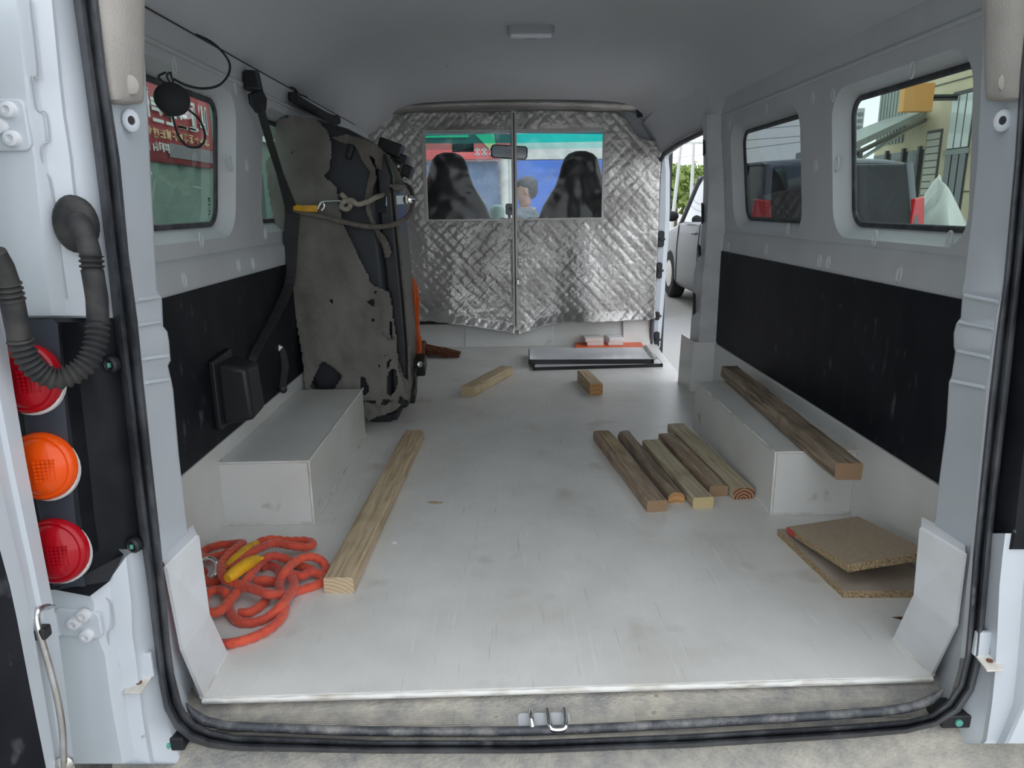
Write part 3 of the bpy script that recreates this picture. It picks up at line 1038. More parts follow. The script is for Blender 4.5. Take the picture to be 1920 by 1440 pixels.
# ---- outer body left of the seal
bod = struct_root('wall_rear_left', (-.62, .92, 0))
tag(bod, 'white outer body panel carrying the door hinges and tail lamps')
m = depth_rows([[(-160, py, .895), (b - 8, py, .893), (b, py, .897), (c_, py, .911), (d_, py, .918), (d_ + 6, py, .926), (e_, py, .950), (e_ + 25, py, .975)] for py, b, c_, d_, e_ in
                ((-90, 28, 52, 88, 130), (0, 38, 60, 97, 140), (140, 53, 75, 110, 159), (150, 54, 68, 111, 160), (205, 60, 74, 117, 167), (215, 61, 84, 118, 169), (265, 66, 90, 126, 176), (300, 72, 86, 131, 181),
                 (330, 75, 94, 134, 185), (480, 90, 116, 151, 203), (592, 104, 124, 162, 215))])
m.build('upper_panel', 'white_paint', bod, smooth=30)
m = depth_rows([[(20, 1102, .893), (166, 1110, .893), (176, 1108, .897), (206, 1086, .912), (236, 1044, .918), (244, 1038, .928), (270, 1030, .950), (295, 1030, .975)]] + [[(20, py, .893), (b - 8, py, .893), (b, py, .897), (c_, py, .912), (d_, py, .918), (d_ + 8, py, .928), (e_, py, .950), (e_ + 25, py, .975)] for py, b, c_, d_, e_ in
                ((1130, 184, 210, 246, 283), (1190, 190, 212, 248, 290), (1230, 205, 224, 254, 294), (1300, 214, 236, 262, 302), (1350, 222, 240, 268, 312), (1400, 232, 250, 276, 330), (1432, 238, 256, 282, 340))])
m.build('lower_panel', 'white_paint', bod, smooth=30)
m = MB(); m.add([ony(20, 1432, .893), ony(238, 1432, .893), ony(340, 1432, .95), ony(340, 1420, 1.0), ony(20, 1420, 1.0)], [(0, 1, 2, 3, 4)])
m.build('underside', 'white_paint', bod)
# right of the seal
bor = struct_root('wall_rear_right', (.82, .92, 0))
tag(bor, 'white outer body panel to the side of the chipboard offcuts')
m = depth_rows([[(e_ - 25, py, .975), (e_, py, .950), (d_ - 8, py, .928), (d_, py, .918), (c_, py, .912), (b, py, .897), (b + 8, py, .893), (2050, py, .893)] for py, e_, d_, c_, b in
                ((1000, 1855, 1885, 1930, 1960), (1040, 1856, 1880, 1925, 1950), (1100, 1850, 1874, 1918, 1945), (1190, 1844, 1870, 1912, 1936), (1260, 1838, 1866, 1906, 1926), (1320, 1818, 1860, 1900, 1916), (1388, 1805, 1850, 1872, 1886), (1394, 1800, 1845, 1868, 1882))])
m.build('lower_panel', 'white_paint', bor, smooth=30)
m = depth_rows([[(e_ - 25, py, .975), (e_, py, .950), (e_ + 22, py, .925), (e_ + 40, py, .912), (e_ + 170, py, .90), (e_ + 190, py, .905)] for py, e_ in
                ((-90, 1962), (140, 1948), (300, 1934), (480, 1918), (640, 1902), (780, 1887), (900, 1873), (1005, 1862), (1030, 1858))])
m.build('lamp_surround', 'lamp_black', bor, smooth=40)
m = MB(); m.box((.945, .905, -.12), (.965, 1.38, 1.30)); m.build('flank', 'white_paint', bor, bevel=.008)
for sgn, root, px, py in ((1, bod, 322, 1384), (-1, bor, 1786, 1342)):
    c = ony(px, py, .96)
    m = MB(); m.box((c.x - .025, .945, c.z - .012), (c.x + .025, .99, c.z + .012)); o = m.build('edge_cover', 'black_plastic', root, bevel=.003)
    m = MB(); m.lathe([(.006, -.002), (.006, .002), (.0001, .003)], (c.x, .944, c.z), (0, -1, 0), 10); m.build('clip', 'green_clip', o)

# seam lines pressed in the outer panel
m = MB()
m.tube(smoothpath([ony(a, b, d) for a, b, d in ((59, 0, .907), (74, 138, .907), (64, 142, .903), (62, 150, .902), (70, 205, .903), (86, 212, .908), (92, 262, .908), (82, 270, .905), (78, 285, .902), (82, 320, .905), (96, 345, .909), (115, 480, .911), (126, 560, .911))], 5), .0010, 5)
m.build('seam', 'lamp_body', bod, smooth=60)
m = MB()
m.tube(smoothpath([ony(a, b, d) for a, b, d in ((196, 1118, .907), (208, 1132, .909), (212, 1172, .908), (203, 1190, .903), (208, 1232, .904), (222, 1246, .909), (232, 1330, .910), (240, 1380, .909), (234, 1410, .902))], 5), .0010, 5)
m.build('seam', 'lamp_body', bod, smooth=60)

# ---- bumper step
m = MB()
rows = []
for y, z in ((1.00, -.075), (.95, -.092), (.92, -.10), (.86, -.104), (.80, -.11), (.77, -.13), (.76, -.2)):
    rows.append([V((x, y, z + .004 * noise.noise(V((x * 6, y * 9, 0))))) for x in [-.95 + .05 * i for i in range(43)]])
m.rows(rows)
bp_ = m.build('rear_bumper', 'bumper', smooth=60)
tag(bp_, 'dusty dark bumper step below the door seal', 'bumper')
# ================================================================ fittings and cargo
# ---- silver quilted partition curtain
cur = thing('partition_curtain', 'quilted silver foil curtain with zip and clear windows closing off the cab', 'curtain', (0.1, 3.95, .1))
def fold(x, z):
    """relief of the quilting, of the drape and of the creases"""
    p_ = .066
    a, b = (x + z * .95) / p_, (x - z * .95) / p_
    ga, gb = abs(a - round(a)) * p_ * .7, abs(b - round(b)) * p_ * .7
    d = -.0035 * min(1, ga / .012) ** .6 * min(1, gb / .012) ** .6
    w_ = V((x * 3.1, z * 1.3, 2.0))
    d += .024 * noise.noise(w_) + .009 * noise.noise(V((x * 8, z * 4, 5.0))) + .0032 * noise.noise(V(((x + z) * 26, (x - z) * 9, 1))) + .0028 * noise.noise(V(((x - z) * 30, (x + z) * 10, 4))) + .002 * noise.noise(V((x * 60, z * 60, 6)))
    low = max(0.0, (0.75 - z) / .75)
    d += low * (.030 * sin(x * 9.5 + 1.2 * noise.noise(V((x * 2, z * 2, 9)))) + .018 * noise.noise(V((x * 7, z * 2.2, 11))))
    return d
BOT = [(-0.74, .16), (-.45, .155), (-.30, .15), (-.18, .135), (-.02, .10), (.09, .075), (.15, .085), (.30, .13), (.45, .145), (.65, .14), (.80, .145), (.92, .16)]
def lerp1(tab, x):
    for (a, b), (c, d) in zip(tab, tab[1:]):
        if x <= c:
            return b + (d - b) * max(0, (x - a) / (c - a))
    return tab[-1][1]
TOP = [(-0.74, 1.13), (-.68, 1.19), (-.62, 1.25), (-.5, 1.262), (.1, 1.265), (.40, 1.262), (.62, 1.255), (.68, 1.215), (.74, 1.13), (.80, 1.11), (.872, 1.10)]
WTOP, WBOT = 1.158, .713
def curtain_half(name, x0, x1, wx0, wx1):
    m = MB()
    st = .0062
    nx = int(round((x1 - x0) / st))
    nz = 190
    idx, vs_, fs = {}, [], []
    def vid(i, j):
        if (i, j) not in idx:
            x = x0 + (x1 - x0) * i / nx
            zb = lerp1(BOT, x) + .012 * noise.noise(V((x * 14, 0, 3)))
            zt = lerp1(TOP, x)
            z = zb + (zt - zb) * j / nz
            # snap grid lines onto the window edge
            d = fold(x, z)
            e = min(abs(x - wx0), abs(x - wx1)) if WBOT - .02 < z < WTOP + .02 else 9
            gap = max(wx0 - x, x - wx1, WBOT - z, z - WTOP)
            d *= min(1, .25 + max(0, gap) / .05)
            zipd = min(abs(x - .085) / .03, 1)
            d = d * zipd
            hem = max(0, 1 - (z - zb) / .05)
            d -= .025 * hem
            idx[(i, j)] = len(vs_)
            vs_.append(V((x, 3.965 + d, z)))
        return idx[(i, j)]
    for i in range(nx):
        xm = x0 + (x1 - x0) * (i + .5) / nx
        zb, zt = lerp1(BOT, xm), lerp1(TOP, xm)
        for j in range(nz):
            zm = zb + (zt - zb) * (j + .5) / nz
            if wx0 < xm < wx1 and WBOT < zm < WTOP:
                continue
            fs.append((vid(i, j), vid(i + 1, j), vid(i + 1, j + 1), vid(i, j + 1)))
    m.add(vs_, fs)
    return m.build(name, 'silver_foil', cur, smooth=180, solid=.003)
h1 = curtain_half('left_panel', -.725, .077, -.385, .071)
h2 = curtain_half('right_panel', .093, .872, .099, .556)
for par, a, b in ((h1, -.385, .071), (h2, .099, .556)):
    m = MB()
    m.rows([[V((a - .006 + (b - a + .012) * i / 24, 3.962 + .005 * noise.noise(V((i * .25 + a, j * .5, 4))), WBOT - .006 + (WTOP - WBOT + .012) * j / 16)) for i in range(25)] for j in range(17)])
    m.build('clear_window', 'vinyl', par, smooth=180)
    m = MB()
    m.strap([V((a - .008, 3.955, z)) for z in (WBOT, WTOP)], .016, .004, (1, 0, 0))
    m.strap([V((b + .006, 3.955, z)) for z in (WBOT, WTOP)], .010, .004, (1, 0, 0))
    m.strap([V((x, 3.955, WTOP + .006)) for x in (a - .012, b + .008)], .012, .004, (0, 0, 1))
    m.strap([V((x, 3.955, WBOT - .006)) for x in (a - .012, b + .008)], .010, .004, (0, 0, 1))
    m.build('window_hem', 'silver_edge', par)
m = MB()
m.strap([V((.085, 3.952 + .004 * sin(z * 9), z)) for z in [.10 + .029 * i for i in range(41)]], .026, .006, (1, 0, 0))
zp = m.build('zip_flap', 'silver_edge', cur)
m = MB(); m.tube([V((.085, 3.944, z)) for z in (.12, 1.25)], .003, 6); m.build('zip_teeth', 'dull_black', zp)
m = MB(); m.obox((.098, 3.935, .37), (.016, .012, .03)); m.build('zip_pull', 'steel', zp, bevel=.003)
# header roll along the roof
m = MB()
rows = []
for i in range(90):
    x = -.60 + 1.33 * i / 89
    zt = 1.322 - .004 * ((x - .06) / .3) ** 2
    r = []
    for k in range(9):
        t_ = k / 8
        r.append(V((x, 3.94 - .035 * sin(pi * t_) + .005 * noise.noise(V((x * 22, t_ * 6, 0))) + .004 * sin((x + t_ * .07) * 190) * .5, zt - .055 * t_)))
    rows.append(r)
m.rows(rows)
m.build('header_roll', 'silver_foil', cur, smooth=180, solid=.003)
for xe in (-.605, .735):
    m = MB(); m.strap([V((xe, 3.925, 1.325)), V((xe, 3.915, 1.285)), V((xe + .01, 3.93, 1.22))], .03, .006, (1, 0, 0)); m.build('side_tie', 'dull_black', cur)

# ---- cab seats
def cab_seat(xc, label, mirror):
    t = thing('cab_seat', label, 'car seat', (xc, 4.28, -.40), 'cab seats')
    prof = [(-.05, .24, .10), (.15, .25, .11), (.4, .26, .12), (.6, .255, .125), (.70, .245, .12), (.78, .215, .11), (.84, .178, .10), (.89, .145, .09), (.95, .122, .085), (1.0, .110, .085), (1.04, .095, .08), (1.065, .07, .065), (1.078, .035, .04), (1.08, .004, .01)]
    m = MB()
    rows = []
    for i in range(len(prof) - 1):
        for s_ in range(4):
            u = s_ / 4
            z = prof[i][0] + (prof[i + 1][0] - prof[i][0]) * u
            hw = prof[i][1] + (prof[i + 1][1] - prof[i][1]) * u
            th = prof[i][2] + (prof[i + 1][2] - prof[i][2]) * u
            r = []
            for k in range(40):
                a = 2 * pi * k / 40
                ca, sa = cos(a), sin(a)
                x = xc + hw * math.copysign(abs(ca) ** .7, ca)
                y = 4.28 + (z - .4) * .10 * 0 + th * math.copysign(abs(sa) ** .8, sa)
                wr = .010 * noise.noise(V((x * 16, z * 4.5 + 3 * noise.noise(V((x * 3, z * 3, mirror))), mirror * 5))) + .006 * noise.noise(V((x * 30, z * 9, mirror)))
                r.append(V((x, y - (wr if sa < .3 else 0), z)))
            rows.append(r)
    m.rows(rows, close=True)
    m.build('backrest', 'seat_black', t, smooth=180)
    m = MB(); m.prism([(xc + a, 4.35 + b, -.05) for a, b in rrect(-.24, .24, 0, .40, .06)], (0, 0, .16)); m.build('cushion', 'seat_black', t, bevel=.03)
    m = MB(); m.box((xc - .2, 4.25, -.40), (xc + .2, 4.65, -.04)); m.build('base', 'dull_black', t, bevel=.01)
cab_seat(-.285, 'black glossy covered cab seat behind the small black sticker on the windscreen', 0)
cab_seat(.475, 'black glossy covered cab seat next to the open sliding doorway', 3)

# ---- windscreen mirror, sticker, dashboard things
c = ony(955, 285, 4.80)
t = thing('rear_view_mirror', 'black framed mirror hanging from the top of the windscreen', 'mirror', (c.x, 4.80, c.z - .05))
R5 = Matrix.Rotation(radians(4), 3, 'Y')
m = MB(); m.prism([c + R5 @ V((a, 0, b)) for a, b in rrect(-.118, .118, -.042, .042, .022)], (0, .035, 0)); m.build('shell', 'black_plastic', t, bevel=.006)
m = MB(); m.prism([c + R5 @ V((a, -.003, b)) for a, b in rrect(-.110, .110, -.035, .035, .018)], (0, .004, 0)); m.build('glass', 'chrome', t)
m = MB(); m.tube([c + V((.02, .03, .0)), c + V((.025, .07, .10)), c + V((.025, .12, .15))], .014, 8); m.build('stem', 'black_plastic', t, smooth=60)
c = ony(868, 277, 4.98)
m = MB(); m.obox(c, (.145, .010, .055)); o = m.build('toll_tag', 'black_plastic', bevel=.003)
tag(o, 'small black rectangular tag stuck on the windscreen over the seat', 'tag')
c = ony(955, 403, 5.0)
t = thing('phone_holder', 'small black phone holder standing on the dashboard', 'phone holder', (c.x, 5.0, .66))
m = MB(); m.prism([(c.x + a, 5.0, .75 + b) for a, b in rrect(-.026, .026, -.032, .045, .014)], (0, .03, 0)); m.build('cradle', 'black_plastic', t, bevel=.004)
m = MB(); m.lathe([(.028, 0), (.024, .012), (.010, .02), (.010, .08)], (c.x, 5.025, .665), n=14); m.build('foot', 'black_plastic', t, smooth=40)
mat('mint', (0.50, 0.75, 0.66), 0.6)
m = MB(); m.lathe([(.045, 0), (.05, .02), (.05, .08), (.044, .105), (.02, .12), (.0001, .122)], (ony(932, 400, 4.98).x, 4.98, .6665), n=20)
o = m.build('air_freshener', 'mint', smooth=60)
tag(o, 'mint green rounded pot on the dashboard beside the phone holder', 'air freshener')

# ---- wheel boxes
def wheel_box(lo, hi, label, inner):
    t = thing('wheel_box', label, 'wheel box', ((lo[0] + hi[0]) / 2, (lo[1] + hi[1]) / 2, 0))
    m = MB(); m.box(lo, hi)
    m.build('cover', 'white_board', t, bevel=.005)
    x = hi[0] if inner > 0 else lo[0]
    o_ = lo[0] if inner > 0 else hi[0]
    y0, y1, z1 = lo[1], hi[1], hi[2]
    for pts in ([(x, y0, 0), (x, y0, z1)], [(o_, y0, .0), (o_, y0, z1)], [(x, y0, z1), (o_, y0, z1)], [(x, y0, z1), (x, y1, z1)], [(x, y0, .002), (o_, y0, .002)], [(x, y0, .002), (x, y1, .002)], [(o_, y0, z1), (o_, y1, z1)]):
        P0, P1 = V(pts[0]), V(pts[1])
        n_k = max(4, int((P1 - P0).length / .02))
        m = MB(); m.tube([P0.lerp(P1, i / n_k) + V((.0006 * noise.noise(V((i, 1, 0))), 0, .0006 * noise.noise(V((i, 5, 0))))) for i in range(n_k + 1)], [.0036 + .0012 * noise.noise(V((i * .8, P0.x, P0.y))) for i in range(n_k + 1)], 6)
        m.build('caulk_bead', 'caulk', t, smooth=60)
    return t
wbL = wheel_box((-.712, 1.677, -.002), (-.484, 2.405, .168), 'white plastic wheel box in front of the torn seat', 1)
wbR = wheel_box((.687, 1.677, -.002), (.895, 2.43, .170), 'white plastic wheel box with a timber lying on top', -1)

# ---- timbers
def timber(name, near, far, w, h, base, wm, em, label, zf=None, seed=0, bark=False, group=None, mass=.002):
    """near = pixel of the middle of the near bottom edge (on z=base), far = pixel of the middle of the far top edge"""
    A = onz(*near, base)
    B = onz(*far, base + h)
    d = V((B.x - A.x, B.y - A.y, 0))
    L = d.length
    ang = atan2(d.y, d.x) - pi / 2
    n_l = max(6, int(L / .03))
    prof = []
    if bark:
        for k in range(9):
            a = pi * k / 8
            prof.append((-cos(a) * w / 2, h * (.18 + .82 * sin(a) ** .55)))
        prof = [(-w / 2 * .86, 0)] + prof + [(w / 2 * .86, 0)]
    else:
        c_ = .0035
        prof = [(-w / 2, c_), (-w / 2, h - c_), (-w / 2 + c_, h), (0, h), (w / 2 - c_, h), (w / 2, h - c_), (w / 2, c_), (w / 2 - c_, 0), (-w / 2 + c_, 0)]
    m = MB()
    rows = []
    for i in range(n_l + 1):
        y = L * i / n_l
        r = []
        for j, (x, z) in enumerate(prof):
            k = mass
            nx_ = k * noise.noise(V((y * 7, j * 2.3, seed)))
            nz_ = k * noise.noise(V((y * 7, j * 2.3, seed + 9))) if z > .01 else 0
            r.append(V((x + nx_, y, z + nz_)))
        rows.append(r)
    m.rows(rows, close=True)
    n_ = len(prof)
    m.mi = 1
    m.add([p.copy() for p in rows[0]], [tuple(range(n_))])
    m.add([p.copy() for p in rows[-1]], [tuple(range(n_))[::-1]])
    xf = Matrix.Translation((A.x, A.y, base)) @ Matrix.Rotation(ang, 4, 'Z')
    o = m.build(name, [wm, em], smooth=30, xf=xf)
    return tag(o, label, 'timber', group)
timber('timber', (636, 1112), (777, 806), .063, .036, 0, 'wood_tan', 'end_pale', 'long rough sawn timber lying beside the orange rope', seed=1)
timber('timber', (877, 743), (950, 686), .062, .042, 0, 'wood_tan', 'end_pale', 'short battered timber offcut near the torn seat', seed=2, mass=.004)
timber('timber', (1118, 741), (1094, 694), .056, .05, 0, 'wood_tan', 'end_orange', 'short square timber block beside the black framed panels', seed=3)
G = 'row of timbers on the floor'
timber('timber', (1232, 960), (1127, 807), .055, .032, 0, 'wood_brown', 'end_brown', 'brown timber split at one end, farthest from the wheel box in the row of five', seed=4, group=G)
timber('timber', (1268, 943), (1171, 807), .046, .030, 0, 'wood_weathered', 'end_orange', 'barky half round timber with an orange end in the row of five', seed=5, bark=True, group=G, mass=.003)
timber('timber', (1318, 953), (1221, 824), .056, .031, 0, 'wood_pale', 'end_yellow', 'pale yellowish clean timber in the middle of the row of five', seed=6, group=G)
timber('timber', (1347, 931), (1249, 812), .052, .031, 0, 'wood_brown', 'end_brown', 'brown timber second from the wheel box in the row of five', seed=7, group=G)
timber('timber', (1394, 936), (1267, 794), .058, .032, 0, 'wood_pale', 'end_red', 'knotty timber with a dark red end next to the wheel box', seed=8, group=G)
tw = timber('timber', (1590, 900), (1368, 686), .060, .040, .1745, 'wood_weathered', 'end_brown', 'dark weathered timber lying on top of the white wheel box', seed=9, mass=.004)
# split splinters on the first timber of the row
A = onz(1232, 960, 0); B = onz(1127, 807, .032)
d = (V((B.x, B.y, 0)) - V((A.x, A.y, 0))); dn = d.normalized(); sd = V((dn.y, -dn.x, 0))
par = [o for o in COL.objects if o.get('label', '').startswith('brown timber split')][0]
for k in range(7):
    f0, f1, off = .58 + .03 * random.random(), .97 + .02 * random.random(), (-.010 + .0055 * k)
    P = [A + d * (f0 + (f1 - f0) * i / 6) + sd * (off + .002 * noise.noise(V((i, k, 0)))) + V((0, 0, .033 + .0035 * sin(pi * i / 6))) for i in range(7)]
    m = MB(); m.tube(P, [.0012, .002, .0026, .0028, .0026, .002, .001], 5)
    vs2 = [par.matrix_world.inverted() @ p for p in m.v]
    me = bpy.data.meshes.new('splinter'); me.from_pydata([tuple(p) for p in vs2], [], m.f); me.materials.append(M['wood_tan'])
    o = bpy.data.objects.new('splinter', me); COL.objects.link(o); o.parent = par

# ---- chipboard offcuts
def board(name, P, th, label, topm, red=False):
    """P: four bottom corners in world space"""
    L_, N_, R_, F_ = [V(p) for p in P]
    up = (N_ - L_).cross(F_ - L_).normalized()
    if up.z < 0: up = -up
    m = MB()
    a = [L_, N_, R_, F_]
    b = [p + up * th for p in a]
    m.mi = 1
    m.add(a + b, [(0, 1, 5, 4), (1, 2, 6, 5), (2, 3, 7, 6), (3, 0, 4, 7)])
    m.mi = 0
    m.add([p.copy() for p in a], [(3, 2, 1, 0)])
    m.add([p.copy() for p in b], [(0, 1, 2, 3)])
    o = m.build(name, [topm, 'chip_edge'])
    tag(o, label, 'chipboard', 'chipboard offcuts')
    if red:
        m = MB()
        e = (N_ - L_)
        q = up * .0004 + (L_ - F_).normalized() * .0006
        m.add([L_ + q, L_ + e * .16 + q, L_ + e * .13 + up * th + q, L_ + up * th + q], [(0, 1, 2, 3)])
        m.build('red_mark', 'red_mark', o)
    return o
L0, N0 = onz(1457, 1003), onz(1580, 1121)
R0 = onz(1716, 1121)
R0 = N0 + (R0 - N0).normalized() * .20
F0 = L0 + (R0 - N0)
board('chipboard', [L0, N0, R0, F0], .016, 'lower chipboard offcut lying flat on the floor, grey faced', 'chip_top_grey')
L1, N1, F1 = onz(1476, 1000, .018), onz(1590, 1073, .058), onz(1609, 980, .030)
R1 = N1 + (F1 - L1)
board('chipboard', [L1, N1, R1, F1], .016, 'upper chipboard offcut tilted on another, red mark on its edge', 'chip_top', True)

# ---- black framed glass panels, orange board, tiles
def framed(P, th, label):
    A_, B_, C_, D_ = [V(p) for p in P]       # near-left, near-right, far-right, far-left (bottom)
    t = thing('framed_panel', label, 'framed panel', (A_ + C_) / 2, 'black framed panels')
    u, v = (B_ - A_).normalized(), (D_ - A_).normalized()
    fw = .016
    up = V((0, 0, th))
    for p, q, side in ((A_, B_, v), (D_, C_, -v), (A_, D_, u), (B_, C_, -u)):
        m = MB()
        m.hexa([p, q, q + side * fw, p + side * fw, p + up, q + up, q + side * fw + up, p + side * fw + up])
        m.build('frame_rail', 'frame_black', t, bevel=.0015)
    m = MB()
    i = [A_ + u * fw * .4 + v * fw * .4, B_ - u * fw * .4 + v * fw * .4, C_ - u * fw * .4 - v * fw * .4, D_ + u * fw * .4 - v * fw * .4]
    z0, z1 = V((0, 0, th - .003)), V((0, 0, th + .002))
    m.hexa([p + z0 for p in i] + [p + z1 for p in i])
    m.build('pane', 'panel_glass', t)
    return t
q = [onz(1000, 695, .0), onz(1243, 688, .0), onz(1226, 668, .0), onz(1003, 673, .0)]
framed(q, .016, 'lower black framed glass panel half covered by another')
zt = .040
q = [onz(991, 683, .018), onz(1226, 682, .018), onz(1208, 659, .018), onz(991, 661, .018)]
tp = framed(q, .022, 'upper black framed glass panel on top of the stack')
# grey edge profile on its open end
m = MB()
a, b = q[1] + V((.004, .01, .024)), q[2] + V((.004, 0, .024))
m.tube([a, b], .014, 10, flat=.6)
m.build('edge_profile', 'steel', tp, smooth=60)
A_, B_, C_, D_ = onz(1079, 657, 0), onz(1209, 657, 0), onz(1200, 637.5, .012), onz(1077, 638.5, .012)
for p in (C_, D_): p.z = 0
m = MB(); m.prism([A_, B_, C_, D_], (0, 0, .014)); ob = m.build('orange_sheet', 'orange_board', bevel=.003)
tag(ob, 'flat orange plastic sheet under the small tile stacks', 'plastic sheet')
zt = .0145
for (a, b, w_, d_, mt, n_, lb) in ((1117, 648, .092, .115, ('tile_white', 'tile_pink'), 2, 'pinkish square tile'), (1155, 647.5, .082, .11, ('tile_white', 'tile_white'), 2, 'white square tile')):
    c = onz(a, b, zt)
    z = zt
    for k in range(n_):
        h = .020 if k == 0 else .022
        m = MB(); m.obox((c.x - (.010 if (k and a < 1140) else 0), c.y + d_ / 2, z + h / 2), (w_ * (1.12 if (k and a < 1140) else 1), d_, h), Matrix.Rotation(radians(3 if k else -2), 3, 'Z'))
        o = m.build('tile', mt[k], bevel=.002)
        tag(o, ('upper ' if k else 'lower ') + ('pinkish' if a < 1140 and k else 'white') + (' sample tile in the wider stack on the orange sheet' if a < 1140 else ' sample tile in the narrow stack nearer the sliding doorway'), 'tile', 'sample tiles')
        z += h + .0005

# ---- orange tow rope
def cp(x, y): return (340 + x * .25, 960 + y * .25)
RP = [(215, 985, 0), (330, 990, 0), (450, 968, 0), (580, 922, 0), (690, 855, 0), (760, 775, 0), (775, 690, 0), (745, 610, 1), (740, 530, 1), (785, 440, 2), (860, 370, 2), (960, 335, 2), (1050, 365, 1), (1085, 425, 0),
      (1040, 470, 0), (960, 425, 0), (880, 400, 0), (780, 350, 1), (680, 330, 2), (600, 370, 2), (540, 440, 2), (480, 520, 2), (420, 600, 1), (350, 680, 1), (290, 740, 1), (215, 755, 1), (170, 700, 1), (190, 620, 1), (260, 585, 1),
      (330, 600, 1), (350, 680, 0), (370, 760, 0), (430, 820, 0), (530, 830, 0), (640, 795, 0), (740, 710, 1), (810, 620, 1), (845, 540, 1), (820, 470, 1), (900, 480, 1), (980, 450, 1), (1050, 480, 0), (1065, 520, 0), (980, 560, 0), (880, 590, 0),
      (760, 620, 1), (660, 615, 2), (540, 580, 2), (400, 535, 2), (320, 490, 3), (300, 400, 3), (350, 330, 3), (400, 280, 3), (460, 235, 2), (380, 240, 1), (280, 250, 1), (190, 280, 0), (150, 330, 0), (200, 345, 1), (300, 320, 2), (380, 300, 2),
      (430, 350, 2), (380, 420, 3), (480, 340, 3), (580, 275, 3), (700, 235, 2), (830, 255, 2), (950, 265, 1), (985, 235, 1), (930, 215, 1), (800, 215, 1), (680, 205, 2), (590, 225, 2), (500, 290, 2), (400, 380, 2), (330, 450, 1), (260, 520, 0), (190, 520, 0), (150, 470, 0), (170, 440, 1)]
tr_ = thing('tow_rope', 'tangled orange braided tow rope with yellow sleeves beside the long timber', 'rope', onz(470, 1100))
RR = .0088
pp = smoothpath([onz(*cp(x, y), RR + k * .0125) + V((0, 0, 0)) for x, y, k in RP], 14)
pp = resample(pp, .0024)
def braid(i, a):
    u = i * .0024 / .020 * 2 * pi
    return 0.98 + .13 * max(cos(3 * a + u), cos(3 * a - u))
m = MB(); m.tube(pp, RR, 16, rf=braid)
m.build('braided_line', 'rope_orange', tr_, smooth=180)
m = MB()
EX = [(430, 760, 0), (520, 750, 0), (600, 700, 0), (640, 650, 0)]
m.tube(resample(smoothpath([onz(*cp(x, y), RR + k * .0125) for x, y, k in EX], 14), .0024), RR, 16, rf=braid)
EX = [(545, 520, 1), (620, 510, 1), (720, 520, 0), (745, 470, 0), (720, 420, 0), (660, 400, 0), (590, 420, 0)]
m.tube(resample(smoothpath([onz(*cp(x, y), RR + k * .0125) for x, y, k in EX], 14), .0024), RR, 16, rf=braid)
EX = [(540, 580, 0), (600, 540, 0), (700, 520, 0)]
m.tube(resample(smoothpath([onz(*cp(x, y), RR + k * .0125) for x, y, k in EX], 14), .0024), RR, 16, rf=braid)
m.build('braided_line', 'rope_orange', tr_, smooth=180)
for a, b, z in (((350, 420), (565, 240), .046), ((345, 500), (570, 350), .058)):
    P0, P1 = onz(*cp(*a), z), onz(*cp(*b), z - .006)
    ps = [P0.lerp(P1, i / 8) + V((0, 0, .003 * sin(pi * i / 8))) for i in range(9)]
    m = MB(); m.tube(ps, [.009, .0125, .0135, .0135, .0135, .0135, .0130, .0115, .009], 14); m.build('yellow_sleeve', 'yellow_sleeve', tr_, smooth=60)
P0, P1 = onz(*cp(560, 372), .05), onz(*cp(612, 342), .05)
m = MB(); m.tube([P0, P1], [.005, .004], 8); m.build('strap_end', 'yellow_sleeve', tr_, smooth=60)
c = onz(*cp(200, 425), .034)
m = MB()
ps = [c + V((.020 * cos(a), .012 * sin(a), .018 * sin(a))) for a in [radians(-60 + 300 * i / 20) for i in range(21)]]
m.tube(ps, .005, 10); m.build('steel_hook', 'chrome', tr_, smooth=60)

# ---- debris
def scrap(name, px, py, poly, mt, label, cat, s=1.0):
    c = onz(px, py)
    m = MB(); m.prism([(c.x + a * s, c.y + b * s, .0008 + .0012 * (i % 2)) for i, (a, b) in enumerate(poly)], (0, 0, .0006))
    tag(m.build(name, mt), label, cat)
scrap('paper_scrap', 738, 1019, [(-.008, -.006), (-.002, -.002), (.004, -.007), (.009, -.001), (.004, .003), (.006, .010), (-.001, .006), (-.007, .008), (-.004, .001)], 'paper', 'torn white paper scrap on the floor beside the long timber', 'paper scrap')
scrap('dry_leaf', 815, 943, [(-.022, .006), (-.012, -.003), (.004, -.008), (.020, -.006), (.024, .001), (.010, .003), (-.006, .009)], 'leaf', 'curled tan scrap in the middle of the floor', 'scrap')
scrap('brown_scrap', 1688, 1160, [(-.014, .004), (-.004, -.004), (.016, -.006), (.018, .000), (.002, .005)], 'bristle', 'small brown splinter by the chipboard offcuts', 'splinter')

# ---- folded bench seat with torn cover
Y0 = 2.475
seat = thing('folded_bench_seat', 'dark bench seat folded up against the wall in a torn grey cover', 'bench seat', (-.5, 2.9, 0))
def pz(px, py, y): return ony(px, py, y)
back = [(522, 236), (545, 224), (590, 222), (650, 240), (682, 258), (700, 300), (712, 430), (722, 520), (730, 640), (735, 772), (690, 772), (600, 760), (575, 690), (550, 555), (508, 360), (513, 290)]
m = MB()
P = [pz(x, y, Y0 + .03) for x, y in back]
m.prism(P, (0, .30, 0)); m.build('backrest', 'seat_vinyl', seat, bevel=.022, seg=3, smooth=40)
cush = [(700, 290), (722, 285), (736, 330), (744, 430), (757, 560), (764, 650), (766, 765), (735, 772), (728, 640), (720, 520), (710, 430)]
m = MB()
P = [pz(x, y, Y0 + .05) for x, y in cush]
m.prism(P, (0, .31, 0)); m.build('seat_cushion', 'seat_black', seat, bevel=.014, seg=3, smooth=40)
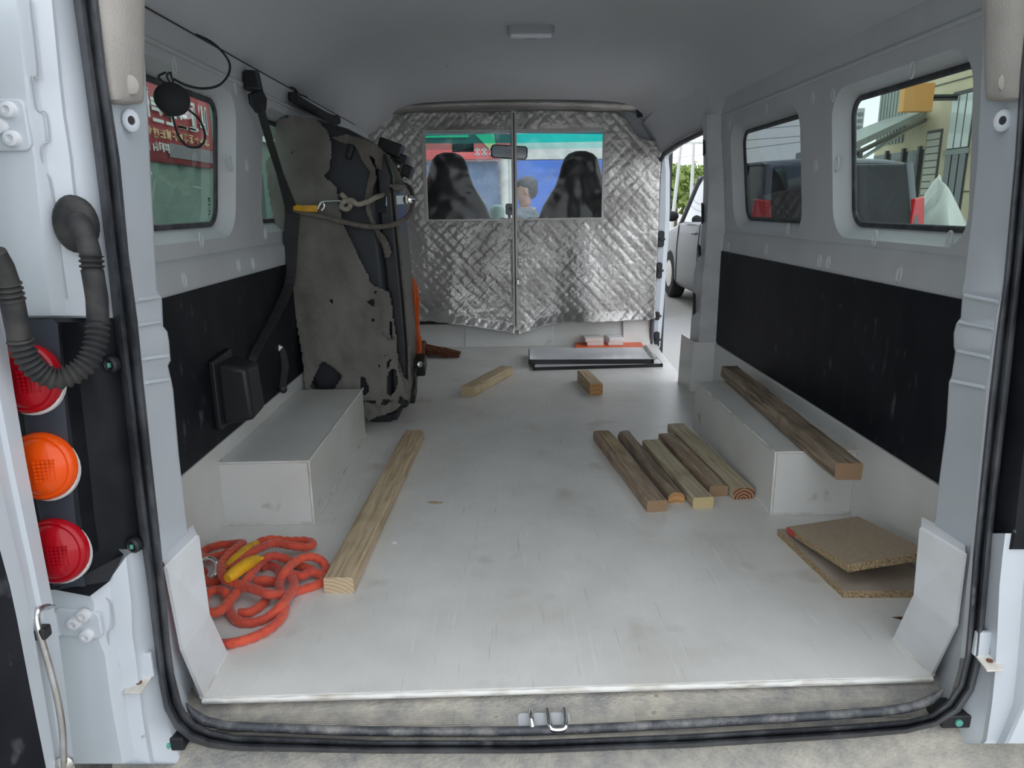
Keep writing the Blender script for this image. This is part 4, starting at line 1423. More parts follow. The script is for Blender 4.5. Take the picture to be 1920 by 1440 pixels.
# piping and lower frame
m = MB(); m.tube(smoothpath([pz(x, y, Y0 + .045) for x, y in ((738, 335), (746, 430), (759, 560), (766, 650), (768, 745))], 6), .004, 6); m.build('piping', 'rope_dark', seat, smooth=60)
fr = onz(752, 778)
m = MB()
for a, b in (((fr.x - .02, 2.55, .02), (fr.x + .0, 2.80, .05)), ((fr.x - .10, 2.56, .018), (fr.x - .02, 2.55, .02)), ((fr.x, 2.80, .05), (fr.x - .02, 2.83, .16))):
    m.obox((V(a) + V(b)) / 2, ((V(b) - V(a)).length, .035, .03), V((1, 0, 0)).rotation_difference(V(b) - V(a)).to_matrix())
m.build('lower_frame', 'dull_black', seat, bevel=.004)
for px, py, y, s3 in ((787, 684, 2.80, (.05, .09, .06)), (770, 702, 2.74, (.05, .10, .06)), (773, 735, 2.68, (.03, .10, .05))):
    m = MB(); m.obox(pz(px, py, y), s3, Matrix.Rotation(.3, 3, 'X')); m.build('hinge', 'black_plastic', seat, bevel=.008)
c = pz(787, 683, 2.752)
m = MB(); m.lathe([(.012, 0), (.012, .006), (.006, .008)], c, (.5, -.8, .2), 12); m.build('bolt', 'steel', seat, smooth=40)
# top hardware
for px, py, y, s3 in ((733, 278, 2.78, (.085, .10, .05)), (748, 302, 2.80, (.06, .08, .055)), (760, 320, 2.80, (.055, .08, .045)), (713, 308, 2.54, (.035, .03, .045)), (657, 285, 2.50, (.02, .03, .05)), (742, 312, 2.74, (.05, .05, .04))):
    m = MB(); m.obox(pz(px, py, y), s3, Matrix.Rotation(.35, 3, 'Y')); m.build('bracket', 'black_plastic', seat, bevel=.006)
for px, py, y in ((739, 311, 2.713), (709, 308, 2.523), (747, 312, 2.713)):
    m = MB(); m.lathe([(.007, 0), (.007, .004), (.003, .006)], pz(px, py, y), (.3, -.95, 0), 10); m.build('bolt', 'steel', seat, smooth=40)
a, b = pz(708, 322, 2.56), pz(724, 366, 2.56)
m = MB(); m.strap([a, b], .010, .003, (1, .3, 0)); m.build('latch_rod', 'chrome', seat)
a, b = pz(752, 322, 2.9), pz(757, 332, 2.9)
m = MB(); m.strap([a, b], .012, .003, (1, .3, 0)); m.build('latch_rod', 'chrome', seat)
m = MB()
A_, B_ = pz(723, 377, 2.52), pz(764, 374, 2.60)
u = (B_ - A_).normalized()
m.hexa([A_ + V((0, 0, -.018)), B_ + V((0, 0, -.016)), B_ + V((0, .05, -.016)), A_ + V((0, .05, -.018)), A_ + V((0, 0, .018)), B_ + V((0, 0, .016)), B_ + V((0, .05, .016)), A_ + V((0, .05, .018))])
lk = m.build('latch_plate', 'chrome', seat, bevel=.002)
m = MB(); m.lathe([(.014, 0), (.014, .008), (.006, .012)], B_ + V((.012, -.002, 0)), (.4, -.9, 0), 12); m.build('latch_pin', 'chrome', lk, smooth=40)
m = MB(); m.obox(pz(712, 382, 2.53), (.045, .03, .06), Matrix.Rotation(.1, 3, 'Y')); m.build('latch_body', 'dull_black', seat, bevel=.004)
# torn grey cover over the end of the seat
outl = [(519, 225), (545, 218), (588, 221), (604, 236), (614, 247), (620, 266), (621, 290), (617, 318), (607, 330), (614, 336), (632, 351), (634, 380), (643, 421), (665, 465), (684, 506), (690, 514), (693, 528), (704, 538), (716, 541), (730, 548), (734, 570),
        (737, 598), (742, 625), (744, 650), (746, 687), (752, 706), (758, 725), (767, 745), (760, 748), (750, 742), (746, 757), (733, 750), (719, 748), (714, 757), (708, 764), (703, 752), (690, 750), (678, 752), (676, 735), (640, 735), (572, 735), (567, 670), (557, 610), (547, 553), (545, 500),
        (533, 480), (520, 444), (503, 357), (499, 304), (512, 281)]
holes = [[(580, 728), (592, 700), (601, 680), (607, 677), (615, 683), (630, 693), (642, 706), (622, 735)], [(689, 566), (696, 560), (703, 563), (702, 574), (692, 572)], [(697, 596), (702, 598), (700, 603), (696, 601)],
         [(724, 720), (727, 700), (735, 689), (743, 695), (747, 715), (741, 735), (732, 744), (725, 738)], [(675, 708), (683, 706), (690, 722), (692, 735), (684, 742), (675, 738)], [(725, 680), (732, 673), (731, 688), (726, 692)], [(719, 665), (724, 663), (722, 669)], [(708, 685), (712, 684), (711, 690)],
         [(730, 605), (734, 600), (736, 620), (735, 640), (731, 625)], [(700, 548), (706, 545), (705, 552)], [(617, 560), (624, 563), (622, 570)], [(545, 286), (550, 284), (549, 291)]]
def cover(x, y):
    e = 0.010 * noise.noise(V((x * .018, y * .006, 0))) + .006 * noise.noise(V((x * .05, y * .035, 3))) + .002 * noise.noise(V((x * .15, y * .15, 3)))
    edge = .02 * max(0, (540 - x) / 40) if y < 460 else 0
    e2 = .05 * max(0, (x - 715) / 50) ** 1.5
    lowf = -.010 * max(0, (y - 690) / 60)
    return ony(x, y, Y0 - .006 + e + edge + e2 + lowf)
m = MB(); cloth(m, outl, holes, cover, 2.6)
m.build('torn_cover', 'grey_cloth', seat, smooth=180, solid=.003)
# brownish shreds over the top and down the side
o2 = [(622, 258), (650, 252), (672, 258), (705, 270), (724, 288), (738, 305), (748, 322), (758, 345), (764, 352), (742, 358), (730, 350), (726, 336), (720, 322), (716, 318), (706, 316), (702, 296), (692, 292), (704, 318), (705, 338), (698, 352), (699, 372), (694, 384), (699, 408), (706, 424), (712, 432), (722, 444), (729, 456),
      (734, 472), (730, 484), (722, 482), (717, 462), (708, 446), (702, 432), (694, 415), (686, 396), (684, 372), (688, 346), (694, 322), (690, 318), (678, 300), (672, 285), (664, 272), (640, 268)]
m = MB(); cloth(m, o2, [], lambda x, y: ony(x, y, Y0 + .004 + .014 * noise.noise(V((x * .05, y * .04, 8))) + (.18 * max(0, (x - 700) / 60) if y < 345 else 0)), 2.2)
m.build('cover_shred', 'brown_cloth', seat, smooth=180, solid=.004)
o3 = [(676, 770), (684, 752), (700, 757), (722, 760), (735, 752), (752, 757), (744, 768), (720, 778), (705, 781), (692, 789), (684, 782)]
m = MB(); cloth(m, o3, [], lambda x, y: ony(x, y, Y0 - .004 + .012 * noise.noise(V((x * .08, y * .06, 2)))), 2.2)
m.build('cover_shred', 'grey_cloth', seat, smooth=180, solid=.003)
o4 = [(757, 705), (766, 715), (770, 735), (766, 752), (756, 748), (752, 725), (750, 700), (744, 680), (748, 676)]
m = MB(); cloth(m, o4, [], lambda x, y: ony(x, y, Y0 + .03 + .012 * noise.noise(V((x * .08, y * .06, 2)))), 2.0)
m.build('cover_shred', 'brown_cloth', seat, smooth=180, solid=.003)
m = MB(); m.tube(smoothpath([pz(x, y, Y0 - .012) for x, y in ((716, 622), (722, 630), (735, 636), (740, 632))], 5), .003, 6); m.build('thread', 'brown_cloth', seat, smooth=60)

# ---- orange rag and broom head behind the seat
m = MB()
o5 = [(768, 516), (778, 524), (784, 545), (787, 580), (785, 610), (790, 635), (790, 660), (786, 680), (770, 684), (764, 650), (762, 600), (762, 540)]
cloth(m, o5, [], lambda x, y: ony(x, y, 2.845 + .012 * noise.noise(V((x * .12, y * .03, 1)))), 2.0)
tag(m.build('orange_rag', 'rag_orange', smooth=180, solid=.006), 'orange rag hanging behind the torn seat', 'rag')
bc = onz(822, 668)
t = thing('broom', 'brown bristle broom head lying behind the torn seat', 'broom', (bc.x, bc.y, 0))
m = MB()
for k in range(150):
    a = radians(random.uniform(-16, 16))
    s0 = V((onz(795, 668).x + random.uniform(-.01, .02), onz(795, 668).y + random.uniform(-.05, .05), .012 + random.uniform(0, .05)))
    L = random.uniform(.13, .19)
    e_ = s0 + V((cos(a) * L, sin(a) * L + random.uniform(-.02, .02), -s0.z + .004 + random.uniform(0, .008)))
    m.tube([s0, s0.lerp(e_, .55) + V((0, 0, .006)), e_], .0022, 4, caps=False)
o = m.build('bristles', 'bristle', t); o['kind'] = 'stuff'
s0 = onz(795, 668)
m = MB(); m.box((s0.x - .05, s0.y - .07, .012), (s0.x + .012, s0.y + .07, .075)); m.build('head', 'bristle', t, bevel=.01)
m = MB(); m.tube([V((s0.x - .03, s0.y, .045)), V((s0.x - .25, s0.y + .06, .95))], .011, 10); m.build('handle', 'wood_tan', t, smooth=60)

# ---- ropes and yellow strap round the seat
rp_ = thing('tie_rope', 'grey rope knotted round the folded seat with a steel hook', 'rope', pz(640, 420, 2.46))
m = MB(); m.tube(smoothpath([pz(x, y, d) for x, y, d in ((536, 388, 2.46), (555, 396, 2.445), (600, 405, 2.44), (640, 415, 2.44), (690, 425, 2.445), (730, 423, 2.45), (757, 412, 2.50), (771, 395, 2.58), (774, 370, 2.66), (768, 352, 2.75), (750, 345, 2.78), (735, 352, 2.7))], 8), .0085, 10)
m.build('lower_run', 'rope_dark', rp_, smooth=60)
m = MB(); m.tube(smoothpath([pz(x, y, d) for x, y, d in ((640, 364, 2.43), (648, 372, 2.425), (657, 384, 2.43), (650, 392, 2.43), (640, 388, 2.425), (645, 378, 2.42), (660, 376, 2.42), (670, 383, 2.43), (690, 378, 2.45), (705, 370, 2.46), (730, 362, 2.6), (752, 358, 2.7))], 8), .0088, 10)
m.build('knot', 'pale_rope', rp_, smooth=60)
m = MB(); m.tube(smoothpath([pz(x, y, 2.435) for x, y in ((600, 384), (606, 378), (640, 377), (660, 378))], 6), .004, 8)
m.tube(smoothpath([pz(x, y, 2.435) for x, y in ((596, 392), (600, 382), (606, 380), (608, 388), (603, 395))], 6), .004, 8)
m.build('steel_hook', 'chrome', rp_, smooth=60)
m = MB(); m.strap([pz(550, 389, 2.43), pz(570, 391, 2.425), (pz(595, 391, 2.43))], [.018, .020, .022], .006, (0, 0, 1)); m.build('yellow_strap', 'yellow_sleeve', rp_, bevel=.002)

# ---- seat belt
t = thing('seat_belt', 'black seat belt hanging from the wall in front of the torn seat', 'seat belt', onx(455, 790, -.70))
a = onx(474, 150, -.66)
m = MB(); m.hexa([a + V(p) for p in ((-.02, -.03, -.03), (.02, -.03, -.03), (.02, .03, -.03), (-.02, .03, -.03), (-.02, -.022, .022), (.012, -.022, .022), (.012, .03, .03), (-.02, .03, .03))])
m.build('anchor_cover', 'black_plastic', t, bevel=.008)
p = [ony(478, 172, a.y - .01), ony(484, 190, a.y), ony(489, 210, a.y + .01)]
m = MB(); m.strap(p, [.045, .055, .03], .012, (.6, .8, 0)); m.build('guide_loop', 'black_plastic', t, bevel=.003)
ys = 2.45
pts = [(486, 195, a.y - .005), (500, 245, a.y + .05), (520, 310, 2.30), (545, 388, 2.43), (548, 405, 2.435), (545, 450, 2.44), (540, 520, 2.40), (528, 560, 2.30), (500, 610, 2.15), (470, 662, 2.0), (458, 685, 1.97)]
P = smoothpath([ony(*q) for q in pts], 5)
wv = []
ww = []
n_p = len(P)
for i in range(n_p):
    t_ = i / (n_p - 1)
    wv.append(V((1, .1, 0)) if t_ < .62 else V((.75, .6, .25)))
    ww.append(.022 if t_ < .22 else .022 + .026 * min(1, (t_ - .22) / .12))
m = MB(); m.strap(P, ww, .003, wv); m.build('webbing', 'belt', t)
c = onx(462, 727, -.655)
rl = MB()
rl.hexa([c + V(p) for p in ((-.05, -.055, -.085), (.028, -.045, -.075), (.028, .05, -.065), (-.05, .06, -.085), (-.05, -.055, .075), (.022, -.045, .06), (.022, .045, .06), (-.05, .06, .075))])
rl.build('reel_cover', 'black_plastic', t, bevel=.012, seg=3, smooth=40)
m = MB(); m.hexa([c + V(p) for p in ((-.06, -.075, -.09), (-.045, -.075, -.09), (-.045, .05, -.09), (-.06, .05, -.09), (-.06, -.075, .085), (-.045, -.075, .085), (-.045, .05, .095), (-.06, .05, .095))])
m.build('back_plate', 'black_plastic', t, bevel=.004)
m = MB()
P = smoothpath([ony(*q) for q in ((512, 648, 2.25), (524, 652, 2.26), (531, 668, 2.27), (534, 690, 2.27), (530, 715, 2.24), (531, 733, 2.22))], 4)
m.strap(P, .024, .003, (.9, .4, 0)); ls = m.build('lap_strap', 'belt', t)
m = MB(); P2 = [ony(511, 647, 2.248), ony(519, 648, 2.254), ony(526, 655, 2.258)]; m.strap(P2, .020, .004, (0, .25, 1)); m.build('label', 'paper', ls)
m = MB(); m.lathe([(.012, 0), (.012, .006), (.006, .009)], ony(531, 730, 2.215), (.4, -.9, 0), 12); m.build('anchor_bolt', 'black_plastic', t, smooth=40)

# ---- hanging round pod and cable in front of window_1
c = onx(320, 188, -.60)
c = ony(323, 186, 1.52)
t = thing('hanging_pod', 'round black plastic pod on a cable hanging at the rear side window', 'pod', (c.x, c.y, c.z - .04))
m = MB(); m.lathe([(.0001, -.020), (.018, -.019), (.030, -.012), (.034, -.002), (.032, .008), (.022, .018), (.0001, .021)], c, (.55, -.8, .1), 24, sx=1.0, sy=.95)
m.build('body', 'dull_black', t, smooth=60)
for dx in (-.012, .0, .006):
    m = MB(); m.tube(smoothpath([c + V((dx, 0, .030)), c + V((dx * 1.4 - .004, -.002, .042)), c + V((dx * .5, 0, .050))], 5), .0022, 6); m.build('clip_loop', 'black_plastic', t, smooth=60)
P = smoothpath([ony(*q) for q in ((325, 148, 1.56), (350, 160, 1.58), (380, 166, 1.62), (410, 160, 1.66), (428, 140, 1.70), (430, 118, 1.72), (415, 95, 1.74), (395, 78, 1.76), (375, 68, 1.76), (360, 63, 1.76))], 8)
m = MB(); m.tube(P, .0026, 6); m.build('cable', 'dull_black', t, smooth=60)
P = smoothpath([ony(*q) for q in ((322, 208, 1.53), (326, 228, 1.54), (335, 255, 1.55), (350, 273, 1.56), (370, 276, 1.57), (383, 265, 1.57), (383, 245, 1.57), (372, 222, 1.56), (350, 203, 1.54))], 8)
m = MB(); m.tube(P, .0024, 6); m.build('cable_loop', 'dull_black', t, smooth=60)

# ---- grab bar near the roof
t = thing('grab_bar', 'black grab bar near the headliner above the torn seat', 'grab handle', onx(590, 205, -.66))
P = smoothpath([onx(*q, -.655) for q in ((551, 184), (570, 196), (595, 210), (618, 222), (632, 226))], 5)
m = MB(); m.tube(P, .014, 8, flat=1.3); m.build('bar', 'dull_black', t, smooth=60)
for q in ((553, 183), (630, 224)):
    m = MB(); m.obox(onx(*q, -.665), (.03, .05, .03)); m.build('mount', 'black_plastic', t, bevel=.005)
m = MB(); P = smoothpath([onx(*q, -.675) for q in ((545, 164), (552, 166), (560, 175), (575, 182))], 5); m.tube(P, .003, 6)
tag(m.build('roof_wire', 'dull_black', smooth=60), 'thin dark wire poking from the headliner seam beside the grab bar', 'wire')

# ================================================================ rear corner fittings, left
# ---- tail lamp cluster
tl = thing('tail_lamp_cluster', 'black tail lamp cluster with two red lenses and an amber one', 'tail lamp', ony(120, 1110, .89))
m = depth_rows([[(-20, py, .872), (a - 12, py, .870), (a, py, .876), (a + 26, py, .905), (c_, py, .925), (e_, py, .948), (e_ + 22, py, .97)] for py, a, c_, e_ in
                ((596, 100, 160, 214), (604, 112, 165, 216), (660, 118, 176, 222), (760, 128, 190, 234), (860, 140, 204, 246), (960, 150, 214, 257), (1030, 160, 222, 266))])
m.build('housing', 'lamp_black', tl, smooth=25)
m = MB()
m.add([ony(x, y, d) for x, y, d in ((-20, 1028, .872), (148, 1028, .870), (160, 1030, .876), (186, 1030, .905), (222, 1030, .925), (232, 1040, .93), (205, 1090, .906), (168, 1118, .878), (104, 1106, .872), (-20, 1106, .872))], [tuple(range(10))])
m.build('housing_foot', 'lamp_black', tl)
m = MB()
m.add([ony(x, y, .8695) for x, y in ((20, 598), (98, 598), (108, 606), (146, 1020), (160, 1100), (100, 1098), (60, 900))], [tuple(range(7))])
m.build('face_plate', 'lamp_face', tl)
for px, py, mt, nm in ((55, 708, 'lens_red', 'red_lens'), (84, 872, 'lens_amber', 'amber_lens'), (108, 1030, 'lens_red', 'red_lens')):
    c = ony(px, py, .868)
    ax = V((-.05, -1, .12))
    m = MB(); m.lathe([(.0430, -.004), (.0430, .002), (.041, .004)], c + V((0, .002, -.005)), ax, 32); o = m.build('rim', 'lens_rim', tl, smooth=40)
    m = MB(); m.lathe([(.044, 0), (.0435, .010), (.040, .013), (.037, .012), (.034, .016), (.025, .020), (.012, .022), (.0001, .0225)], c, ax, 32); o = m.build(nm, mt, tl, smooth=50)
    m = MB()
    for i in range(5):
        for j in range(6):
            m.obox(c + V((.004 + .0048 * i, -.0235 + .0012 * i, .012 - .0048 * j)), (.0040, .006, .0040))
    m.build('reflector_cells', mt, o)
for px, py in ((210, 683), (252, 1022)):
    c = ony(px, py, .934)
    m = MB(); m.lathe([(.011, -.004), (.011, .003), (.008, .006), (.005, .002), (.0001, .002)], c, (-.3, -.95, 0), 16); o = m.build('fixing', 'black_plastic', tl, smooth=40)
    m = MB(); m.obox(c + V((-.001, -.005, 0)), (.004, .003, .006)); m.build('clip', 'green_clip', o)

# ---- corrugated cable boot
hb = thing('cable_boot', 'black corrugated cable conduit looping in front of the tail lamps', 'cable conduit', ony(110, 720, .84))
c = ony(143, 420, .908)
m = MB(); m.lathe([(.025, -.006), (.026, .004), (.022, .010), (.012, .012), (.0001, .012)], c, (.1, -1, 0), 24, sy=1.35); m.build('grommet', 'hose', hb, smooth=50)
def q3(L): return [ony(*q) for q in L]
m = MB(); m.tube(smoothpath(q3([(146, 415, .90), (155, 430, .89), (162, 448, .885), (168, 470, .88), (171, 482, .88)]), 5), [.013] * 10 + [.012] * 11, 14); m.build('elbow', 'hose', hb, smooth=50)
def ribs(P, r, pitch):
    P = resample(P, pitch / 6)
    return P, [r * (1 + .14 * cos(2 * pi * i / 6)) for i in range(len(P))]
P, R_ = ribs(smoothpath(q3([(171, 480, .88), (173, 508, .878)]), 8), .0125, .0062)
m = MB(); m.tube(P, R_, 16); m.build('bellows', 'hose', hb, smooth=60)
m = MB(); m.tube(q3([(173, 506, .878), (182, 560, .874), (184, 608, .870)]), .0125, 16); m.build('sleeve', 'hose', hb, smooth=60)
P, R_ = ribs(smoothpath(q3([(184, 604, .870), (180, 640, .862), (166, 676, .852), (140, 700, .842), (108, 710, .833), (78, 700, .825), (55, 678, .818), (42, 652, .814), (36, 632, .812)]), 10), .0125, .0072)
m = MB(); m.tube(P, R_, 16); m.build('bellows', 'hose', hb, smooth=60)
m = MB(); m.tube(q3([(37, 634, .812), (30, 600, .810), (22, 560, .808)]), .0125, 16); m.build('sleeve', 'hose', hb, smooth=60)
P, R_ = ribs(smoothpath(q3([(22, 562, .808), (14, 530, .804)]), 8), .0125, .0062)
m = MB(); m.tube(P, R_, 16); m.build('bellows', 'hose', hb, smooth=60)
m = MB(); m.tube(q3([(15, 534, .804), (5, 500, .80), (-8, 472, .79)]), [.0125, .0115, .010], 16); m.build('sleeve', 'hose', hb, smooth=60)

# ---- hinges
def hinge(cpx, cpy, d, w_, h_, bolts, label, skew=0.0):
    c = ony(cpx, cpy, d)
    m = MB(); m.prism([(c.x + a, d, c.z + b + a * skew) for a, b in rrect(-w_ / 2, w_ / 2, -h_ / 2, h_ / 2, .010)], (0, -.008, 0)); t = m.build('door_hinge', 'white_paint', bod, bevel=.002)
    t['label'] = label
    for px, py in bolts:
        b = ony(px, py, d - .008)
        m = MB(); m.lathe([(.0095, 0), (.0095, .002), (.0085, .0065), (.0045, .0075), (.0035, .0035), (.0001, .0035)], b, (0, -1, 0), 18); m.build('bolt', 'plate_plastic', t, smooth=45)
    return t
hinge(10, 236, .897, .062, .058, [(18, 206), (1, 237), (25, 260)], 'upper white door hinge plate with three bolts')
lh = hinge(152, 1164, .897, .062, .043, [(159, 1152), (141, 1167), (164, 1190)], 'lower white door hinge plate with three bolts below the tail lamps', -.12)
a = ony(118, 1168, .893)
m = MB(); m.hexa([a + V(p) for p in ((-.05, -.06, -.018), (.0, -.0, -.018), (.0, .006, -.018), (-.055, -.055, -.018), (-.05, -.06, .018), (.0, 0, .018), (.0, .006, .018), (-.055, -.055, .018))])
m.build('hinge_arm', 'white_paint', lh, bevel=.003)

# ---- striker brackets on the jambs
for px, py, sgn, lb in ((275, 1268, 1, 'small rusty white bracket on the jamb beside the rope corner'), (1838, 1228, -1, 'small rusty white bracket on the jamb beside the chipboard corner')):
    c = ony(px, py, .935)
    t = thing('jamb_bracket', lb, 'bracket', c)
    m = MB(); m.box((c.x - .012, .932, c.z), (c.x + .012, .94, c.z + .04)); m.build('back_plate', 'white_paint', t, bevel=.002)
    m = MB(); m.prism([(c.x + a - sgn * .004, .94 - .0, c.z) for a, b in ((-.013, 0), (.013, 0))] + [(c.x + .011 - sgn * .006, .905, c.z - .008), (c.x - .015 - sgn * .006, .905, c.z - .008)], (0, 0, .003)); m.build('tongue', 'caulk', t, bevel=.001)
    m = MB(); m.lathe([(.0045, 0), (.0045, .0015), (.0001, .0016)], (c.x - sgn * .005, .921, c.z - .0005), (0, 0, 1), 12); m.build('bolt_hole', 'bristle', t)

# ---- open rear door, seen along its hinge edge
dr = struct_root('door_1', ony(60, 1200, .80))
tag(dr, 'white rear door swung open beside the tail lamps, black inner trim')
EDGE = [(-62, -40, .86), (-40, 200, .86), (-5, 520, .86), (24, 720, .86), (48, 860, .86), (78, 1020, .86), (105, 1160, .86), (124, 1300, .86), (140, 1440, .86), (150, 1520, .86)]
INNE = [(-170, -40, .70), (-150, 200, .70), (-112, 520, .70), (-72, 720, .70), (-45, 840, .70), (-16, 960, .70), (12, 1060, .70), (38, 1200, .70), (64, 1330, .70), (86, 1440, .70), (100, 1520, .70)]
def at_row(tab, py):
    for (a, b, d), (a2, b2, d2) in zip(tab, tab[1:]):
        if py <= b2:
            return a + (a2 - a) * (py - b) / (b2 - b)
    return tab[-1][0]
rows = []
for py in range(-40, 1521, 60):
    e, i_ = at_row(EDGE, py), at_row(INNE, py)
    E0 = ony(e, py, .83)
    I0 = ony(i_, py, .755)
    I0.z = E0.z
    m1 = E0.lerp(I0, .32); m2 = E0.lerp(I0, .38) + V((-.004, -.0, 0)); m3 = E0.lerp(I0, .62) + V((-.003, 0, 0)); m4 = E0.lerp(I0, .66)
    rows.append([E0 + V((-.045, .012, 0)), E0 + V((-.004, .003, 0)), E0, m1, m2, m3, m4, I0, I0 + V((-.25, -.40, 0))])
m = MB(); m.rows([r[:8] for r in rows]); m.build('edge_flange', 'white_paint', dr, smooth=25)
m = MB(); m.rows([[r[7], r[8]] for r in rows]); m.build('inner_trim', 'black_panel', dr)
m = MB(); m.rows([[r[0], r[0] + V((-.30, -.40, 0))] for r in rows]); m.build('outer_skin', 'white_paint', dr)
sr = thing('door_stay', 'bent steel door stay rod clipped to the open rear door', 'door stay', ony(120, 1430, .80))
m = MB(); m.tube(smoothpath(q3([(98, 1138, .835), (85, 1138, .815), (72, 1144, .80), (68, 1158, .795), (72, 1180, .79), (84, 1220, .788), (98, 1270, .786), (110, 1320, .784), (117, 1370, .782), (120, 1430, .78), (121, 1450, .78)]), 6), .0042, 10); m.build('rod', 'steel', sr, smooth=60)
c = ony(74, 1187, .792)
m = MB(); m.obox(c + V((-.002, .002, 0)), (.024, .016, .016)); m.build('clip', 'black_plastic', sr, bevel=.003)
c = ony(120, 1432, .785)
m = MB(); m.lathe([(.012, 0), (.012, .006), (.006, .009)], c, (.3, -.9, .2), 12); m.build('pivot', 'steel', sr, smooth=40)
# ================================================================ outside
mat('car_silver', (0.15, 0.16, 0.185), 0.35, 0.35, coat=0.15)
mat('car_dark', (0.055, 0.06, 0.065), 0.25, 0.3, coat=0.8)
mat('car_yellow', (0.75, 0.50, 0.08), 0.35, coat=0.5)
mat('car_glass', (0.02, 0.025, 0.028), 0.06, spec=0.8)
mat('car_glass_pale', (0.05, 0.06, 0.065), 0.05, spec=0.8, coat=1.0)
mat('tyre', (0.02, 0.02, 0.02), 0.85)
mat('tail_red', (0.65, 0.01, 0.02), 0.2, coat=0.5)
mat('facade', (0.62, 0.55, 0.38), 0.85, col2=(0.54, 0.47, 0.32), nscale=1.2)
mat('facade_dark', (0.06, 0.07, 0.065), 0.6)
mat('shop_frame', (0.05, 0.055, 0.05), 0.5)
mat('shop_glass', (0.62, 0.68, 0.66), 0.12, spec=0.6)
mat('shop_glass_dark', (0.05, 0.07, 0.07), 0.08, spec=0.8)
mat('shutter', (0.50, 0.50, 0.42), 0.6)
mat('sign_tan', (0.68, 0.34, 0.10), 0.7)
mat('canopy', (0.28, 0.32, 0.30), 0.6)
mat('tower', (0.42, 0.44, 0.42), 0.9)
mat('tower_band', (0.16, 0.18, 0.18), 0.6)
mat('tarp', (0.62, 0.64, 0.60), 0.4, 0.25, bump=0.3, bscale=20)
mat('green_sheet', (0.20, 0.30, 0.24), 0.6, col2=(0.17, 0.26, 0.21), nscale=3)
mat('green_dark', (0.07, 0.12, 0.10), 0.6)
mat('banner_red', (0.42, 0.055, 0.06), 0.7)
mat('banner_white', (0.80, 0.86, 0.82), 0.7)
mat('banner_yellow', (0.80, 0.62, 0.32), 0.7)
mat('banner_grey', (0.24, 0.22, 0.23), 0.8)
mat('hoarding_blue', (0.05, 0.17, 0.68), 0.5, col2=(0.07, 0.21, 0.75), nscale=2)
mat('hoarding_slate', (0.20, 0.28, 0.46), 0.6)
mat('tailgate_glass', (0.035, 0.035, 0.038), 0.45, spec=0.15)
mat('shop_red', (0.85, 0.13, 0.13), 0.6)
mat('concrete_pale', (0.75, 0.75, 0.70), 0.8)
mat('leaf_green', (0.16, 0.24, 0.06), 0.7, col2=(0.26, 0.34, 0.09), nscale=1.5)
mat('bark', (0.12, 0.09, 0.06), 0.9)
mat('pole_grey', (0.55, 0.57, 0.58), 0.5)
mat('skin', (0.48, 0.27, 0.19), 0.6)
mat('hair', (0.035, 0.032, 0.03), 0.7, col2=(0.10, 0.095, 0.09), nscale=60)
mat('shirt', (0.13, 0.15, 0.17), 0.85)
mat('trousers', (0.05, 0.055, 0.07), 0.85)

m = MB()
m.rows([[V((x, y, GZ)) for x in (-60, -8, -2, 3, 12, 90)] for y in (-40, -5, 0, 4, 12, 30, 120)])
gr = m.build('ground_street', 'asphalt')
tag(gr, 'pale grey asphalt street around the van', kind='structure')

